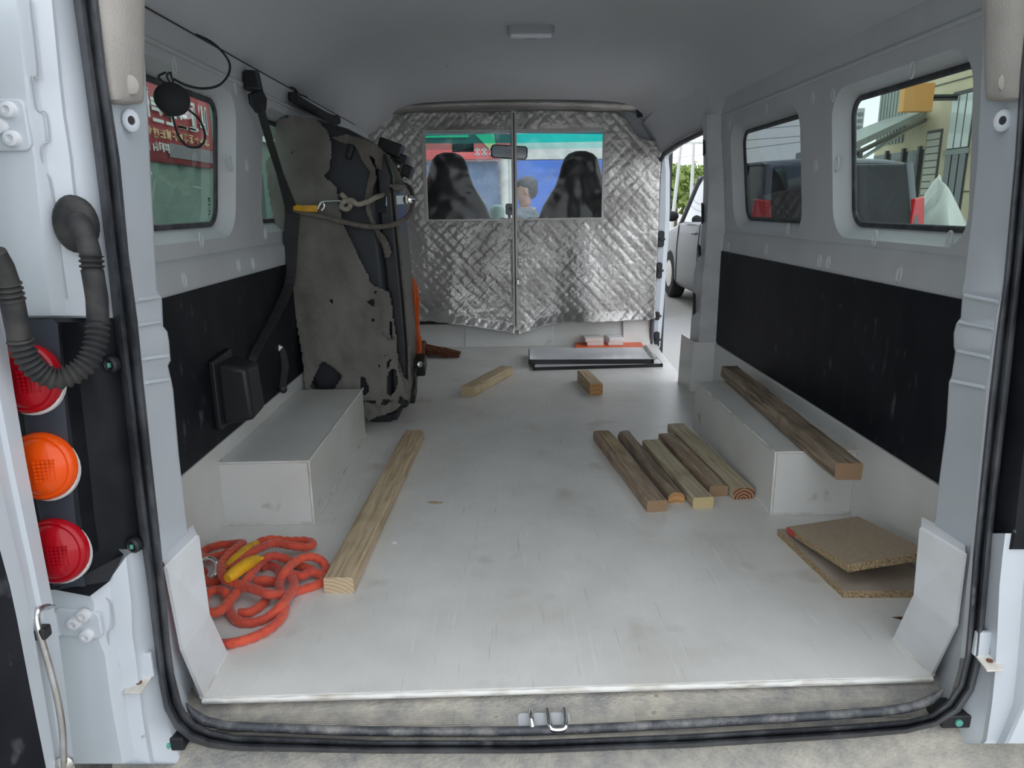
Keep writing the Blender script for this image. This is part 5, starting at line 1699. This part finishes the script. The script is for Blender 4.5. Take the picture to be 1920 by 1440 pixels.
# ---- cars
def car(name, x0, y0, L, W, H, belt, paint, gl, label, tail=True, roofmat=None, wheel=.34):
    """left side at x0, rear end at y0, nose towards +Y"""
    t = thing(name, label, 'car', (x0 + W / 2, y0 + L / 2, GZ))
    xc = x0 + W / 2
    st = [(0, .93, .45, .70), (.02, .97, .35, belt - .12), (.05, 1, .28, belt - .02), (.15, 1, .22, belt), (.45, 1, .22, belt), (.68, 1, .22, belt - .02), (.74, .99, .22, belt - .06), (.90, .96, .24, belt - .16), (.97, .90, .28, belt - .26), (1.0, .80, .40, .65)]
    rows = []
    for u, k, zl, zb in st:
        hw = W / 2 * k
        y = y0 + L * u
        sec = [(-hw * .94, zl), (-hw, zl + .10), (-hw, zl + (zb - zl) * .62), (-hw * .975, zb - .03), (-hw * .93, zb), (hw * .93, zb), (hw * .975, zb - .03), (hw, zl + (zb - zl) * .62), (hw, zl + .10), (hw * .94, zl)]
        rows.append([V((xc + a, y, GZ + b)) for a, b in sec])
    m = MB(); m.rows(rows, close=True)
    m.add([p.copy() for p in rows[0]], [tuple(range(10))]); m.add([p.copy() for p in rows[-1]], [tuple(range(10))[::-1]])
    body = m.build('body', paint, t, smooth=45, bevel=.02)
    gs = [(.01, .90, .84, belt - .05, 0.0), (.045, .92, .80, H - .07, 1), (.10, .92, .78, H - .025, 1), (.35, .92, .78, H, 1), (.55, .92, .78, H - .03, 1), (.60, .92, .80, H - .10, 1), (.745, .92, .88, belt - .04, 0)]
    rows = []
    for u, kb, kt, zt, _ in gs:
        y = y0 + L * u
        b = W / 2 * kb; c_ = W / 2 * kt
        rows.append([V((xc - b, y, GZ + belt - .06)), V((xc - c_, y, GZ + zt)), V((xc + c_, y, GZ + zt)), V((xc + b, y, GZ + belt - .06))])
    m = MB(); m.rows(rows, close=True); m.build('windows', gl, t, smooth=30)
    # roof skin and pillars in body colour
    m = MB()
    m.rows([[V((xc + s * W / 2 * kt * .99, y0 + L * u, GZ + zt + .012 - .03 * abs(s) ** 6)) for s in (-1.03, -.9, -.5, 0, .5, .9, 1.03)] for u, kb, kt, zt, _ in gs[1:6]])
    m.build('roof', roofmat or paint, t, smooth=60, solid=.03)
    for s in (-1, 1):
        def pt(u, f):
            i = [k for k in range(len(gs) - 1) if gs[k][0] <= u <= gs[k + 1][0]][0]
            a, b = gs[i], gs[i + 1]
            w_ = (u - a[0]) / (b[0] - a[0])
            kb, kt, zt = [a[j] + (b[j] - a[j]) * w_ for j in (1, 2, 3)]
            z0 = belt - .04
            return V((xc + s * (W / 2) * (kb + (kt - kb) * f) * 1.005, y0 + L * u, GZ + z0 + (zt - z0) * f))
        for u0, u1, r_ in ((.745, .60, .035), (.012, .045, .05)):
            A_ = V((xc + s * W / 2 * (.88 if u0 > .5 else .86), y0 + L * u0, GZ + belt - .04)); B_ = pt(u1, 1.0)
            m = MB(); m.tube([A_, B_], r_, 8); m.build('pillar', paint, t, smooth=60)
        for u in (.20, .44):
            m = MB(); m.tube([pt(u, 0), pt(u, 1)], .03, 6); m.build('pillar', 'dull_black', t, smooth=60)
        # door seams, handles, mirror
        xs_ = xc + s * W / 2
        for u in (.455, .22, .70):
            m = MB(); m.tube([V((xs_ + s * .001, y0 + L * u, GZ + .30)), V((xs_ + s * .001, y0 + L * u, GZ + .30 + (belt - .3) * .62)), V((xs_ * 1 - s * W * .0125, y0 + L * u, GZ + belt - .03))], .006, 5); m.build('door_seam', 'dull_black', t)
        for u in (.475, .24):
            m = MB(); m.tube([V((xs_ + s * .005, y0 + L * u, GZ + belt - .16)), V((xs_ + s * .03, y0 + L * (u + .012), GZ + belt - .155)), V((xs_ + s * .03, y0 + L * (u + .035), GZ + belt - .155)), V((xs_ + s * .005, y0 + L * (u + .047), GZ + belt - .16))], .014, 8); m.build('door_handle', paint, t, smooth=60)
        m = MB(); m.ellipsoid((xs_ + s * .10, y0 + L * .69, GZ + belt + .06), (.10, .06, .075)); m.build('side_mirror', 'dull_black', t, smooth=180)
        for u in (.17, .80):
            m = MB(); m.lathe([(wheel * .55, .0), (wheel * .9, -.01), (wheel, .02), (wheel, .18), (wheel * .9, .2)], (xs_ - s * .01, y0 + L * u, GZ + wheel), (-s, 0, 0), 24); wh = m.build('wheel', 'tyre', t, smooth=40)
            m = MB(); m.lathe([(wheel * .56, -.004), (wheel * .3, -.012), (.0001, -.014)], (xs_ - s * .01, y0 + L * u, GZ + wheel), (-s, 0, 0), 16); m.build('hub', 'steel', wh, smooth=40)
        if tail:
            m = MB()
            yb = y0 + L * .012
            m.hexa([(xs_ - s * .20, yb - .055, GZ + belt - .20), (xs_ + s * .012, yb + .02, GZ + belt - .20), (xs_ + s * .012, yb + .14, GZ + belt - .18), (xs_ - s * .2, yb + .1, GZ + belt - .18),
                    (xs_ - s * .16, yb - .03, GZ + belt + .26), (xs_ + s * .004 - s * .03, yb + .04, GZ + belt + .28), (xs_ - s * .03, yb + .12, GZ + belt + .28), (xs_ - s * .2, yb + .1, GZ + belt + .26)])
            m.build('tail_lamp', 'tail_red', t, bevel=.015)
    return t
pc = car('parked_car', 2.65, 7.5, 4.65, 1.83, 1.88, 1.19, 'car_silver', 'car_glass_pale', 'silver grey car parked beyond the open sliding doorway', wheel=.37)
# dark tailgate glass
m = MB(); W_, xc_ = 1.83, 2.65 + 1.83 / 2
m.hexa([(xc_ - .80, 7.515, GZ + 1.12), (xc_ + .80, 7.515, GZ + 1.12), (xc_ + .80, 7.58, GZ + 1.12), (xc_ - .80, 7.58, GZ + 1.12), (xc_ - .70, 7.675, GZ + 1.80), (xc_ + .70, 7.675, GZ + 1.80), (xc_ + .70, 7.75, GZ + 1.80), (xc_ - .70, 7.75, GZ + 1.80)])
m.build('rear_window', 'tailgate_glass', pc, bevel=.02)
car('taxi', 5.4, 15.5, 4.4, 1.75, 1.55, .98, 'car_silver', 'car_glass', 'car with a yellow roof parked behind the silver car', roofmat='car_yellow')

# ---- shop terrace on the right
K = 13.0 / 7.5
XF = 13.0
sb = thing('shop_building', 'cream shop terrace with tall windows and roller shutter', 'building', (XF + 2, 19, GZ))
m = MB(); m.box((XF, 9.0, GZ), (XF + 6, 25.5, 9.0)); m.build('wall', 'facade', sb)
def yz(px, py): 
    p = onx(px, py, XF)
    return p.y, p.z
# tall glazed bays
def bay(y0, y1, z0, zm, z1):
    m = MB(); m.box((XF - .03, y0, z0), (XF + .05, y1, z1)); o = m.build('shop_window', 'shop_frame', sb)
    n_ = 3
    for i in range(n_):
        a = y0 + (y1 - y0) * (i + .10) / n_; b = y0 + (y1 - y0) * (i + .90) / n_
        m = MB(); m.box((XF - .05, a, zm + .12), (XF - .028, b, z1 - .12)); m.build('pane', 'shop_glass', o)
        m = MB(); m.box((XF - .05, a, z0 + .1), (XF - .028, b, zm - .05)); m.build('pane', 'shop_glass_dark', o)
    m = MB(); m.box((XF - .08, y0 - .05, zm - .06), (XF - .02, y1 + .05, zm + .08)); m.build('transom', 'canopy', o)
bay(20.35, 21.35, GZ, 2.1, 3.75)
bay(15.5, 19.6, GZ, 2.1, 3.9)
bay(10.5, 14.6, GZ, 2.1, 3.9)
# roller shutter with slats
y0, y1, z0, z1 = 21.72, 22.35, GZ, 2.75
sh = MB(); sh.box((XF - .03, y0 - .06, z0), (XF, y1 + .06, z1 + .06)); so = sh.build('shutter', 'shop_frame', sb)
for i in range(17):
    z = z0 + (z1 - z0) * i / 17
    m = MB(); m.box((XF - .055, y0, z), (XF - .02, y1, z + (z1 - z0) / 17 * .86)); m.build('slat', 'shutter', so, bevel=.008)
# lower poster, lamp, cladding on the upper storey
m = MB(); m.box((XF - .05, 21.5, -.3), (XF - .01, 22.0, .75)); pb = m.build('notice_board', 'concrete_pale', sb)
for k in range(6):
    m = MB(); m.box((XF - .056, 21.70, .50 - .14 * k), (XF - .048, 21.80, .60 - .14 * k)); m.build('red_glyph', 'shop_red', pb)
c = onx(1757, 343, XF)
m = MB(); m.lathe([(.0001, -.12), (.09, -.10), (.11, 0), (.07, .1), (.0001, .12)], c + V((-.10, 0, 0)), n=14); m.build('wall_lamp', 'shutter', sb, smooth=60)
for k in range(9):
    y = 23.75 + .19 * k
    m = MB(); m.box((XF - .06, y, 2.6), (XF - .01, y + .11, 6.5)); m.build('cladding_strip', 'canopy', sb)
m = MB(); m.box((XF - .02, 22.5, GZ), (XF - .004, 25.48, 2.3)); m.build('dark_front', 'shop_glass_dark', sb)
for y in (22.6, 23.5, 24.5):
    m = MB(); m.box((XF - .10, y, GZ), (XF - .02, y + .12, 2.4)); m.build('frame_post', 'shop_frame', sb)
for zz in (1.0, 4.05):
    m = MB(); m.box((XF - .025, 9, zz), (XF, 22.5, zz + .03)); m.build('wall_joint', 'shop_frame', sb)
m = MB(); m.box((XF + .3, 25.5, GZ), (XF + 5, 29, 2.1)); m.build('low_wing', 'facade', sb)
# projecting sign
a, b = ony(1698, 155, 21.0), ony(1748, 209, 21.0)
t = thing('projecting_sign', 'plain tan box sign jutting out from the shop terrace', 'sign', ((a.x + b.x) / 2, 21, b.z))
m = MB(); m.box((a.x, 21.0, b.z), (b.x, 21.25, a.z)); m.build('box', 'sign_tan', t, bevel=.02)
m = MB(); m.box((b.x, 21.08, b.z + .3), (XF + .02, 21.16, b.z + .4)); m.box((b.x, 21.08, a.z - .4), (XF + .02, 21.16, a.z - .3)); m.build('arm', 'shop_frame', t)
# slanted canopy
A_, B_ = ony(1597, 283, 17.0), onx(1735, 216, XF)
t = thing('canopy', 'grey slanted canopy reaching out from the shop terrace', 'canopy', (XF - 2, 19.5, 1.5))
m = MB(); m.hexa([A_, A_ + V((0, 3.2, 0)), B_ + V((0, 2.2, 0)), B_, A_ + V((0, 0, .16)), A_ + V((0, 3.2, .16)), B_ + V((0, 2.2, .16)), B_ + V((0, 0, .16))]); m.build('roof_sheet', 'canopy', t)
m = MB(); m.tube([A_ + V((0, -.02, -.10)), B_ + V((0, -.02, -.14))], .06, 6); m.build('edge_beam', 'shop_frame', t)
m = MB(); m.tube([A_ + V((0, -.1, -.30)), B_ + V((-.6, -.1, -.45))], .05, 6); m.build('lower_beam', 'shop_glass', t)
m = MB(); m.tube([V((A_.x + .3, A_.y + .2, GZ)), A_ + V((.3, .2, 0))], .06, 8); m.build('post', 'shop_frame', t)
# far tower
a, b = ony(1592, 203, 90), ony(1622, 203, 90)
tw_ = thing('tower_block', 'far grey tower block with rows of windows against the sky', 'building', ((a.x + b.x) / 2, 93, GZ))
m = MB(); m.box((a.x - 2, 90, GZ), (b.x, 97, a.z)); m.build('wall', 'tower', tw_)
for k in range(16):
    for j in range(5):
        z = a.z - .5 - .75 * k
        xx = a.x - 1.7 + (b.x - a.x + 1.7) * j / 5
        if z > 2:
            m = MB(); m.box((xx, 89.9, z - .40), (xx + .55, 90.02, z)); m.build('window', 'tower_band', tw_)

# covered scooter
c = V((5.05, 8.3, GZ))
t = thing('covered_scooter', 'scooter under a silver tarpaulin parked outside the shops', 'scooter', c)
m = MB()
rows = []
for k in range(13):
    u = k / 12
    r = []
    for i in range(40):
        a = 2 * pi * i / 40
        rad = (.05 + .42 * u ** .75) * (1 + .14 * u * sin(5 * a) + .08 * u * sin(9 * a + 1))
        r.append(c + V((rad * cos(a) * .78, rad * sin(a) * 1.5, 1.50 - .10 * cos(a * 2) * (1 - u) - u * (.85 + .10 * sin(3 * a)) + (.12 if sin(a) > .3 else 0) * (1 - u))))
    rows.append(r)
m.rows(rows, close=True); m.add([p.copy() for p in rows[0]], [tuple(range(40))])
m.build('tarpaulin', 'tarp', t, smooth=25)
for dy in (-.55, .55):
    m = MB(); m.tube([c + V((0, dy + .26 * cos(a), .30 + .26 * sin(a))) for a in [2 * pi * i / 24 for i in range(24)]], .05, 8, closed=True); m.build('wheel', 'tyre', t, smooth=60)
m = MB(); m.box((c.x - .10, c.y - .55, GZ + .28), (c.x + .10, c.y + .5, GZ + .70)); m.build('body', 'dull_black', t, bevel=.05)

# ---- trees and lamp posts down the street
def tree(x, y, h, r, label):
    t = thing('street_tree', label, 'tree', (x, y, GZ), 'street trees')
    m = MB(); m.tube([V((x, y, GZ)), V((x + .05, y, GZ + h * .5)), V((x, y, GZ + h * .8))], [.14, .10, .05], 8); m.build('trunk', 'bark', t, smooth=60)
    m = MB()
    rd = random.Random(int(x * 10))
    for k in range(1300):
        a, u, q = rd.uniform(0, 2 * pi), rd.uniform(-1, 1), rd.random() ** .4
        lump = 1 + .25 * noise.noise(V((cos(a) * 2 + x, sin(a) * 2, u * 2)))
        p = V((x + r * q * lump * cos(a) * math.sqrt(1 - u * u), y + r * q * lump * sin(a) * math.sqrt(1 - u * u), GZ + h * .68 + u * q * lump * h * .36))
        s_ = rd.uniform(.12, .24)
        d1 = V((rd.uniform(-1, 1), rd.uniform(-1, 1), rd.uniform(-1, 1))).normalized() * s_
        d2 = d1.cross(V((rd.uniform(-1, 1), rd.uniform(-1, 1), rd.uniform(-1, 1)))).normalized() * s_ * .6
        m.add([p - d1, p - d2, p + d1, p + d2], [(0, 1, 2, 3)])
    o = m.build('crown', 'leaf_green', t); o['kind'] = 'stuff'
for i, (px, y, h, r) in enumerate(((1243, 34, 3.1, 1.1), (1268, 46, 3.7, 1.3), (1288, 38, 3.1, 1.2), (1308, 50, 3.9, 1.4), (1332, 42, 3.3, 1.3), (1215, 54, 4.1, 1.6))):
    p = ony(px, 360, y)
    tree(p.x, y, h, r, 'bushy green street tree beyond the parked cars')
for px, top, y, lb, tilt in ((1281, 238, 32, 'slim leaning grey mast behind the street trees', -.35), (1301, 268, 30, 'street lamp post with a short double arm above the trees', 0)):
    p = ony(px, top, y)
    t = thing('street_lamp', lb, 'lamp post', (p.x + tilt, y, GZ))
    m = MB(); m.tube([V((p.x + tilt, y, GZ)), p], [.09, .06], 8); m.build('pole', 'pole_grey', t, smooth=60)
    if not tilt:
        m = MB(); m.tube([p + V((-.35, 0, .02)), p + V((.35, 0, .02))], .035, 6); m.build('arm', 'pole_grey', t, smooth=60)
        for s in (-1, 1):
            m = MB(); m.obox(p + V((s * .38, 0, 0)), (.28, .12, .07)); m.build('lamp_head', 'pole_grey', t, bevel=.02)
# overhead wires
for k, (pa, pb_) in enumerate((((1236, 258), (1330, 250)), ((1236, 275), (1330, 268)), ((1236, 300), (1330, 288)))):
    a, b = ony(*pa, 32), ony(*pb_, 32)
    d = (b - a)
    m = MB(); m.tube([a - d * 6, a, b, b + d * 2], .018, 5)
    tag(m.build('overhead_wire', 'pole_grey'), 'thin overhead wire crossing the sky above the street trees', 'wire', 'overhead wires')

# ---- green corrugated wall with a red banner on the left
gw = thing('corrugated_wall', 'green corrugated sheet wall outside the hanging pod window', 'wall', (-2.35, 6, GZ))
m = MB()
rows = []
for i in range(134):
    y = -1.0 + .075 * i
    xx = -2.36 + (.018 if i % 4 in (1, 2) else 0)
    rows.append([V((xx, y, GZ)), V((xx, y, 3.2))])
m.rows(rows); m.build('sheet', 'green_sheet', gw)
m = MB(); m.box((-2.345, 6.6, 1.42), (-2.30, 9.5, 1.47)); m.build('rail', 'banner_white', gw)
m = MB(); m.box((-2.345, 6.6, 1.47), (-2.31, 9.5, 3.2)); m.build('upper_sheet', 'green_dark', gw)
m = MB(); m.box((-2.345, 6.75, GZ), (-2.31, 7.3, 1.11)); m.build('door_panel', 'green_dark', gw)
bn = thing('banner', 'red banner with white and yellow lettering on the green wall', 'banner', (-2.33, 5.5, 1.09))
m = MB()
rows = []
for i in range(25):
    y = 4.2 + 1.93 * i / 24
    rows.append([V((-2.325 + .008 * sin(i * .9) , y, z)) for z in (1.10, 1.3, 1.5, 1.72)])
m.rows(rows); m.build('cloth', 'banner_red', bn, smooth=60, solid=.004)
rb = random.Random(3)
def glyphs(name, y0, z0, n_, w_, h_, mt):
    """worn, unreadable lettering: clusters of strokes"""
    for k in range(n_):
        m = MB()
        yy = y0 + k * w_ * 1.12
        for s in range(6):
            if rb.random() < .5:
                a = yy + rb.uniform(0, .8) * w_; m.box((-2.308, a, z0 + rb.uniform(0, .3) * h_), (-2.304, a + w_ * .13, z0 + h_ * rb.uniform(.7, 1)))
            else:
                a = z0 + rb.uniform(0, .9) * h_; m.box((-2.3085, yy, a), (-2.3045, yy + w_ * rb.uniform(.6, 1), a + h_ * .10))
        m.build(name, mt, bn)
glyphs('white_glyph', 4.5, 1.35, 8, .175, .22, 'banner_white')
glyphs('yellow_glyph', 4.5, 1.255, 16, .085, .07, 'banner_yellow')
glyphs('small_glyph', 4.5, 1.165, 9, .08, .065, 'banner_white')
m = MB(); m.box((-2.310, 5.28, 1.14), (-2.304, 6.05, 1.235)); m.build('blank_strip', 'banner_grey', bn)

# ---- in front of the windscreen
hb_ = thing('blue_hoarding', 'bright blue shopfront hoarding seen through the windscreen', 'hoarding', (1.2, 9.05, GZ))
for k in range(3):
    a = .20 + .62 * k
    m = MB(); m.box((a, 9.0, GZ), (a + .60, 9.06, 1.31)); m.build('panel', 'hoarding_blue', hb_, bevel=.01)
for k in range(6):
    a = .02 - .55 * (k + 1)
    m = MB(); m.box((a, 9.1, GZ), (a + .53, 9.16, 1.31)); m.build('panel', 'hoarding_slate', hb_, bevel=.01)
m = MB(); m.box((.2, 9.0, 1.32), (2.06, 9.2, 1.40)); m.build('top_rail', 'concrete_pale', hb_)
sg = thing('red_shop_sign', 'red and yellow shop sign band above the slate panels', 'sign', (-1, 9.05, 1.33))
m = MB(); m.box((-3.5, 9.0, 1.33), (.16, 9.1, 1.72)); m.build('board', 'shop_red', sg)
m = MB(); m.box((-1.3, 8.98, 1.58), (-.35, 9.0, 1.71)); m.build('yellow_patch', 'banner_yellow', sg)
m = MB(); m.add([(-.32, 8.985, 1.66), (-.05, 8.985, 1.66), (-.02, 8.985, 1.44), (-.08, 8.985, 1.42)], [(0, 1, 2, 3)]); m.build('yellow_patch', 'banner_yellow', sg)
for k in range(4):
    m = MB()
    a = -.28 + .085 * k
    m.box((a, 8.985, 1.38), (a + .06, 8.995, 1.395)); m.box((a, 8.985, 1.43), (a + .06, 8.995, 1.445)); m.box((a + .022, 8.985, 1.37), (a + .036, 8.995, 1.46))
    m.build('white_glyph', 'paper', sg)
for x, r_ in ((.075, .05), (.150, .028)):
    m = MB(); m.tube([V((x, 8.8, GZ)), V((x, 8.8, 1.32))], r_, 12)
    tag(m.build('shop_column', 'concrete_pale', smooth=60), 'thicker pale post in front of the blue hoarding' if r_ > .04 else 'thinner pale post in front of the blue hoarding', 'post')
fb = thing('white_shop_block', 'pale building rising above the blue hoarding', 'building', (-2, 10.7, GZ))
m = MB(); m.box((-2.3, 9.4, GZ), (2.06, 12, 2.2)); m.build('wall', 'concrete_pale', fb)

# ---- man standing beyond the windscreen, facing sideways
px_ = ony(986, 333, 6.6)
ht = px_.z - GZ
pr = thing('person', 'person with short dark hair in a dark grey shirt beyond the windscreen', 'person', (px_.x, 6.6, GZ))
def skinned(name, verts, edges, mats, par, sub=2):
    me = bpy.data.meshes.new(name)
    me.from_pydata([tuple(v[:3]) for v in verts], edges, [])
    o = bpy.data.objects.new(name, me)
    COL.objects.link(o)
    me.materials.append(M[mats])
    md = o.modifiers.new('skin', 'SKIN')
    for sv, v in zip(me.skin_vertices[0].data, verts):
        sv.radius = v[3]
        sv.use_root = False
    me.skin_vertices[0].data[0].use_root = True
    md.use_smooth_shade = True
    s_ = o.modifiers.new('sub', 'SUBSURF')
    s_.levels = s_.render_levels = sub
    o.parent = par
    return o
h = ht
# facing -X: body axes  f = -x (front), side = y
B = [(0, 0, .52 * h, (.13, .10)), (0, 0, .62 * h, (.12, .11)), (.01, 0, .72 * h, (.14, .12)), (.01, 0, .80 * h, (.13, .11)), (.0, 0, .845 * h, (.055, .055)), (-.015, 0, .885 * h, (.065, .062)), (-.02, 0, .93 * h, (.082, .072)), (-.01, 0, .965 * h, (.080, .070)), (-.005, 0, .985 * h, (.05, .045)),
     (0, .18, .80 * h, (.055, .055)), (.02, .22, .64 * h, (.045, .045)), (-.06, .21, .50 * h, (.034, .034)), (-.10, .20, .455 * h, (.03, .03)),
     (0, -.18, .80 * h, (.055, .055)), (.02, -.22, .64 * h, (.045, .045)), (-.06, -.21, .50 * h, (.034, .034)), (-.10, -.20, .455 * h, (.03, .03)),
     (0, .09, .47 * h, (.085, .08)), (-.01, .10, .27 * h, (.058, .055)), (.01, .10, .05 * h, (.04, .04)), (-.10, .11, .02 * h, (.035, .03)),
     (0, -.09, .47 * h, (.085, .08)), (-.01, -.10, .27 * h, (.058, .055)), (.01, -.10, .05 * h, (.04, .04)), (-.10, -.11, .02 * h, (.035, .03))]
E_ = [(0, 1), (1, 2), (2, 3), (3, 4), (4, 5), (5, 6), (6, 7), (7, 8), (3, 9), (9, 10), (10, 11), (11, 12), (3, 13), (13, 14), (14, 15), (15, 16), (0, 17), (17, 18), (18, 19), (19, 20), (0, 21), (21, 22), (22, 23), (23, 24)]
skinned('body', B, E_, 'skin', pr)
def grow(idx, k, ad):
    mp_ = {j: i for i, j in enumerate(idx)}
    vv = [(B[j][0], B[j][1], B[j][2], (B[j][3][0] * k + ad, B[j][3][1] * k + ad)) for j in idx]
    ee = [(mp_[a], mp_[b]) for a, b in E_ if a in mp_ and b in mp_]
    return vv, ee
vv, ee = grow([0, 1, 2, 3, 4, 9, 10, 13, 14], 1.12, .03)
skinned('shirt', vv, ee, 'shirt', pr)
vv, ee = grow([0, 17, 18, 19, 21, 22, 23], 1.1, .02)
skinned('trousers', vv, ee, 'trousers', pr)
m = MB()
hc = V((px_.x, 6.6, GZ + .952 * h))
m.ellipsoid(hc + V((.012, 0, .02)), (.098, .083, .072)); m.ellipsoid(hc + V((.055, 0, -.02)), (.052, .078, .085))
m.build('hair', 'hair', pr, smooth=180)
m = MB(); m.ellipsoid(hc + V((-.108, 0, -.045)), (.020, .014, .022), 10, 6); m.build('nose', 'skin', pr, smooth=180)
for s in (-1, 1):
    m = MB(); m.ellipsoid(hc + V((.0, s * .078, -.04)), (.020, .010, .032), 10, 6); m.build('ear', 'skin', pr, smooth=180)
    m = MB(); m.ellipsoid(hc + V((-.088, s * .030, -.020)), (.010, .014, .008), 8, 6); m.build('eye', 'dull_black', pr, smooth=180)
    # hands: palm with five separate fingers
    m = MB()
    c = pr.location + V((-.115, s * .20, .425 * h))
    m.ellipsoid(c, (.042, .020, .048), 12, 8)
    for q, (off, ln) in enumerate(((-.030, .065), (-.011, .075), (.009, .072), (.028, .058))):
        b0 = c + V((off, 0, -.035))
        m.tube([b0, b0 + V((-.004, -s * .004, -ln * .55)), b0 + V((-.010, -s * .016, -ln))], [.010, .009, .007], 8)
    b0 = c + V((-.035, 0, .01)); m.tube([b0, b0 + V((-.025, -s * .008, -.025)), b0 + V((-.030, -s * .012, -.050))], [.012, .011, .008], 8)
    m.build('hand', 'skin', pr, smooth=60)
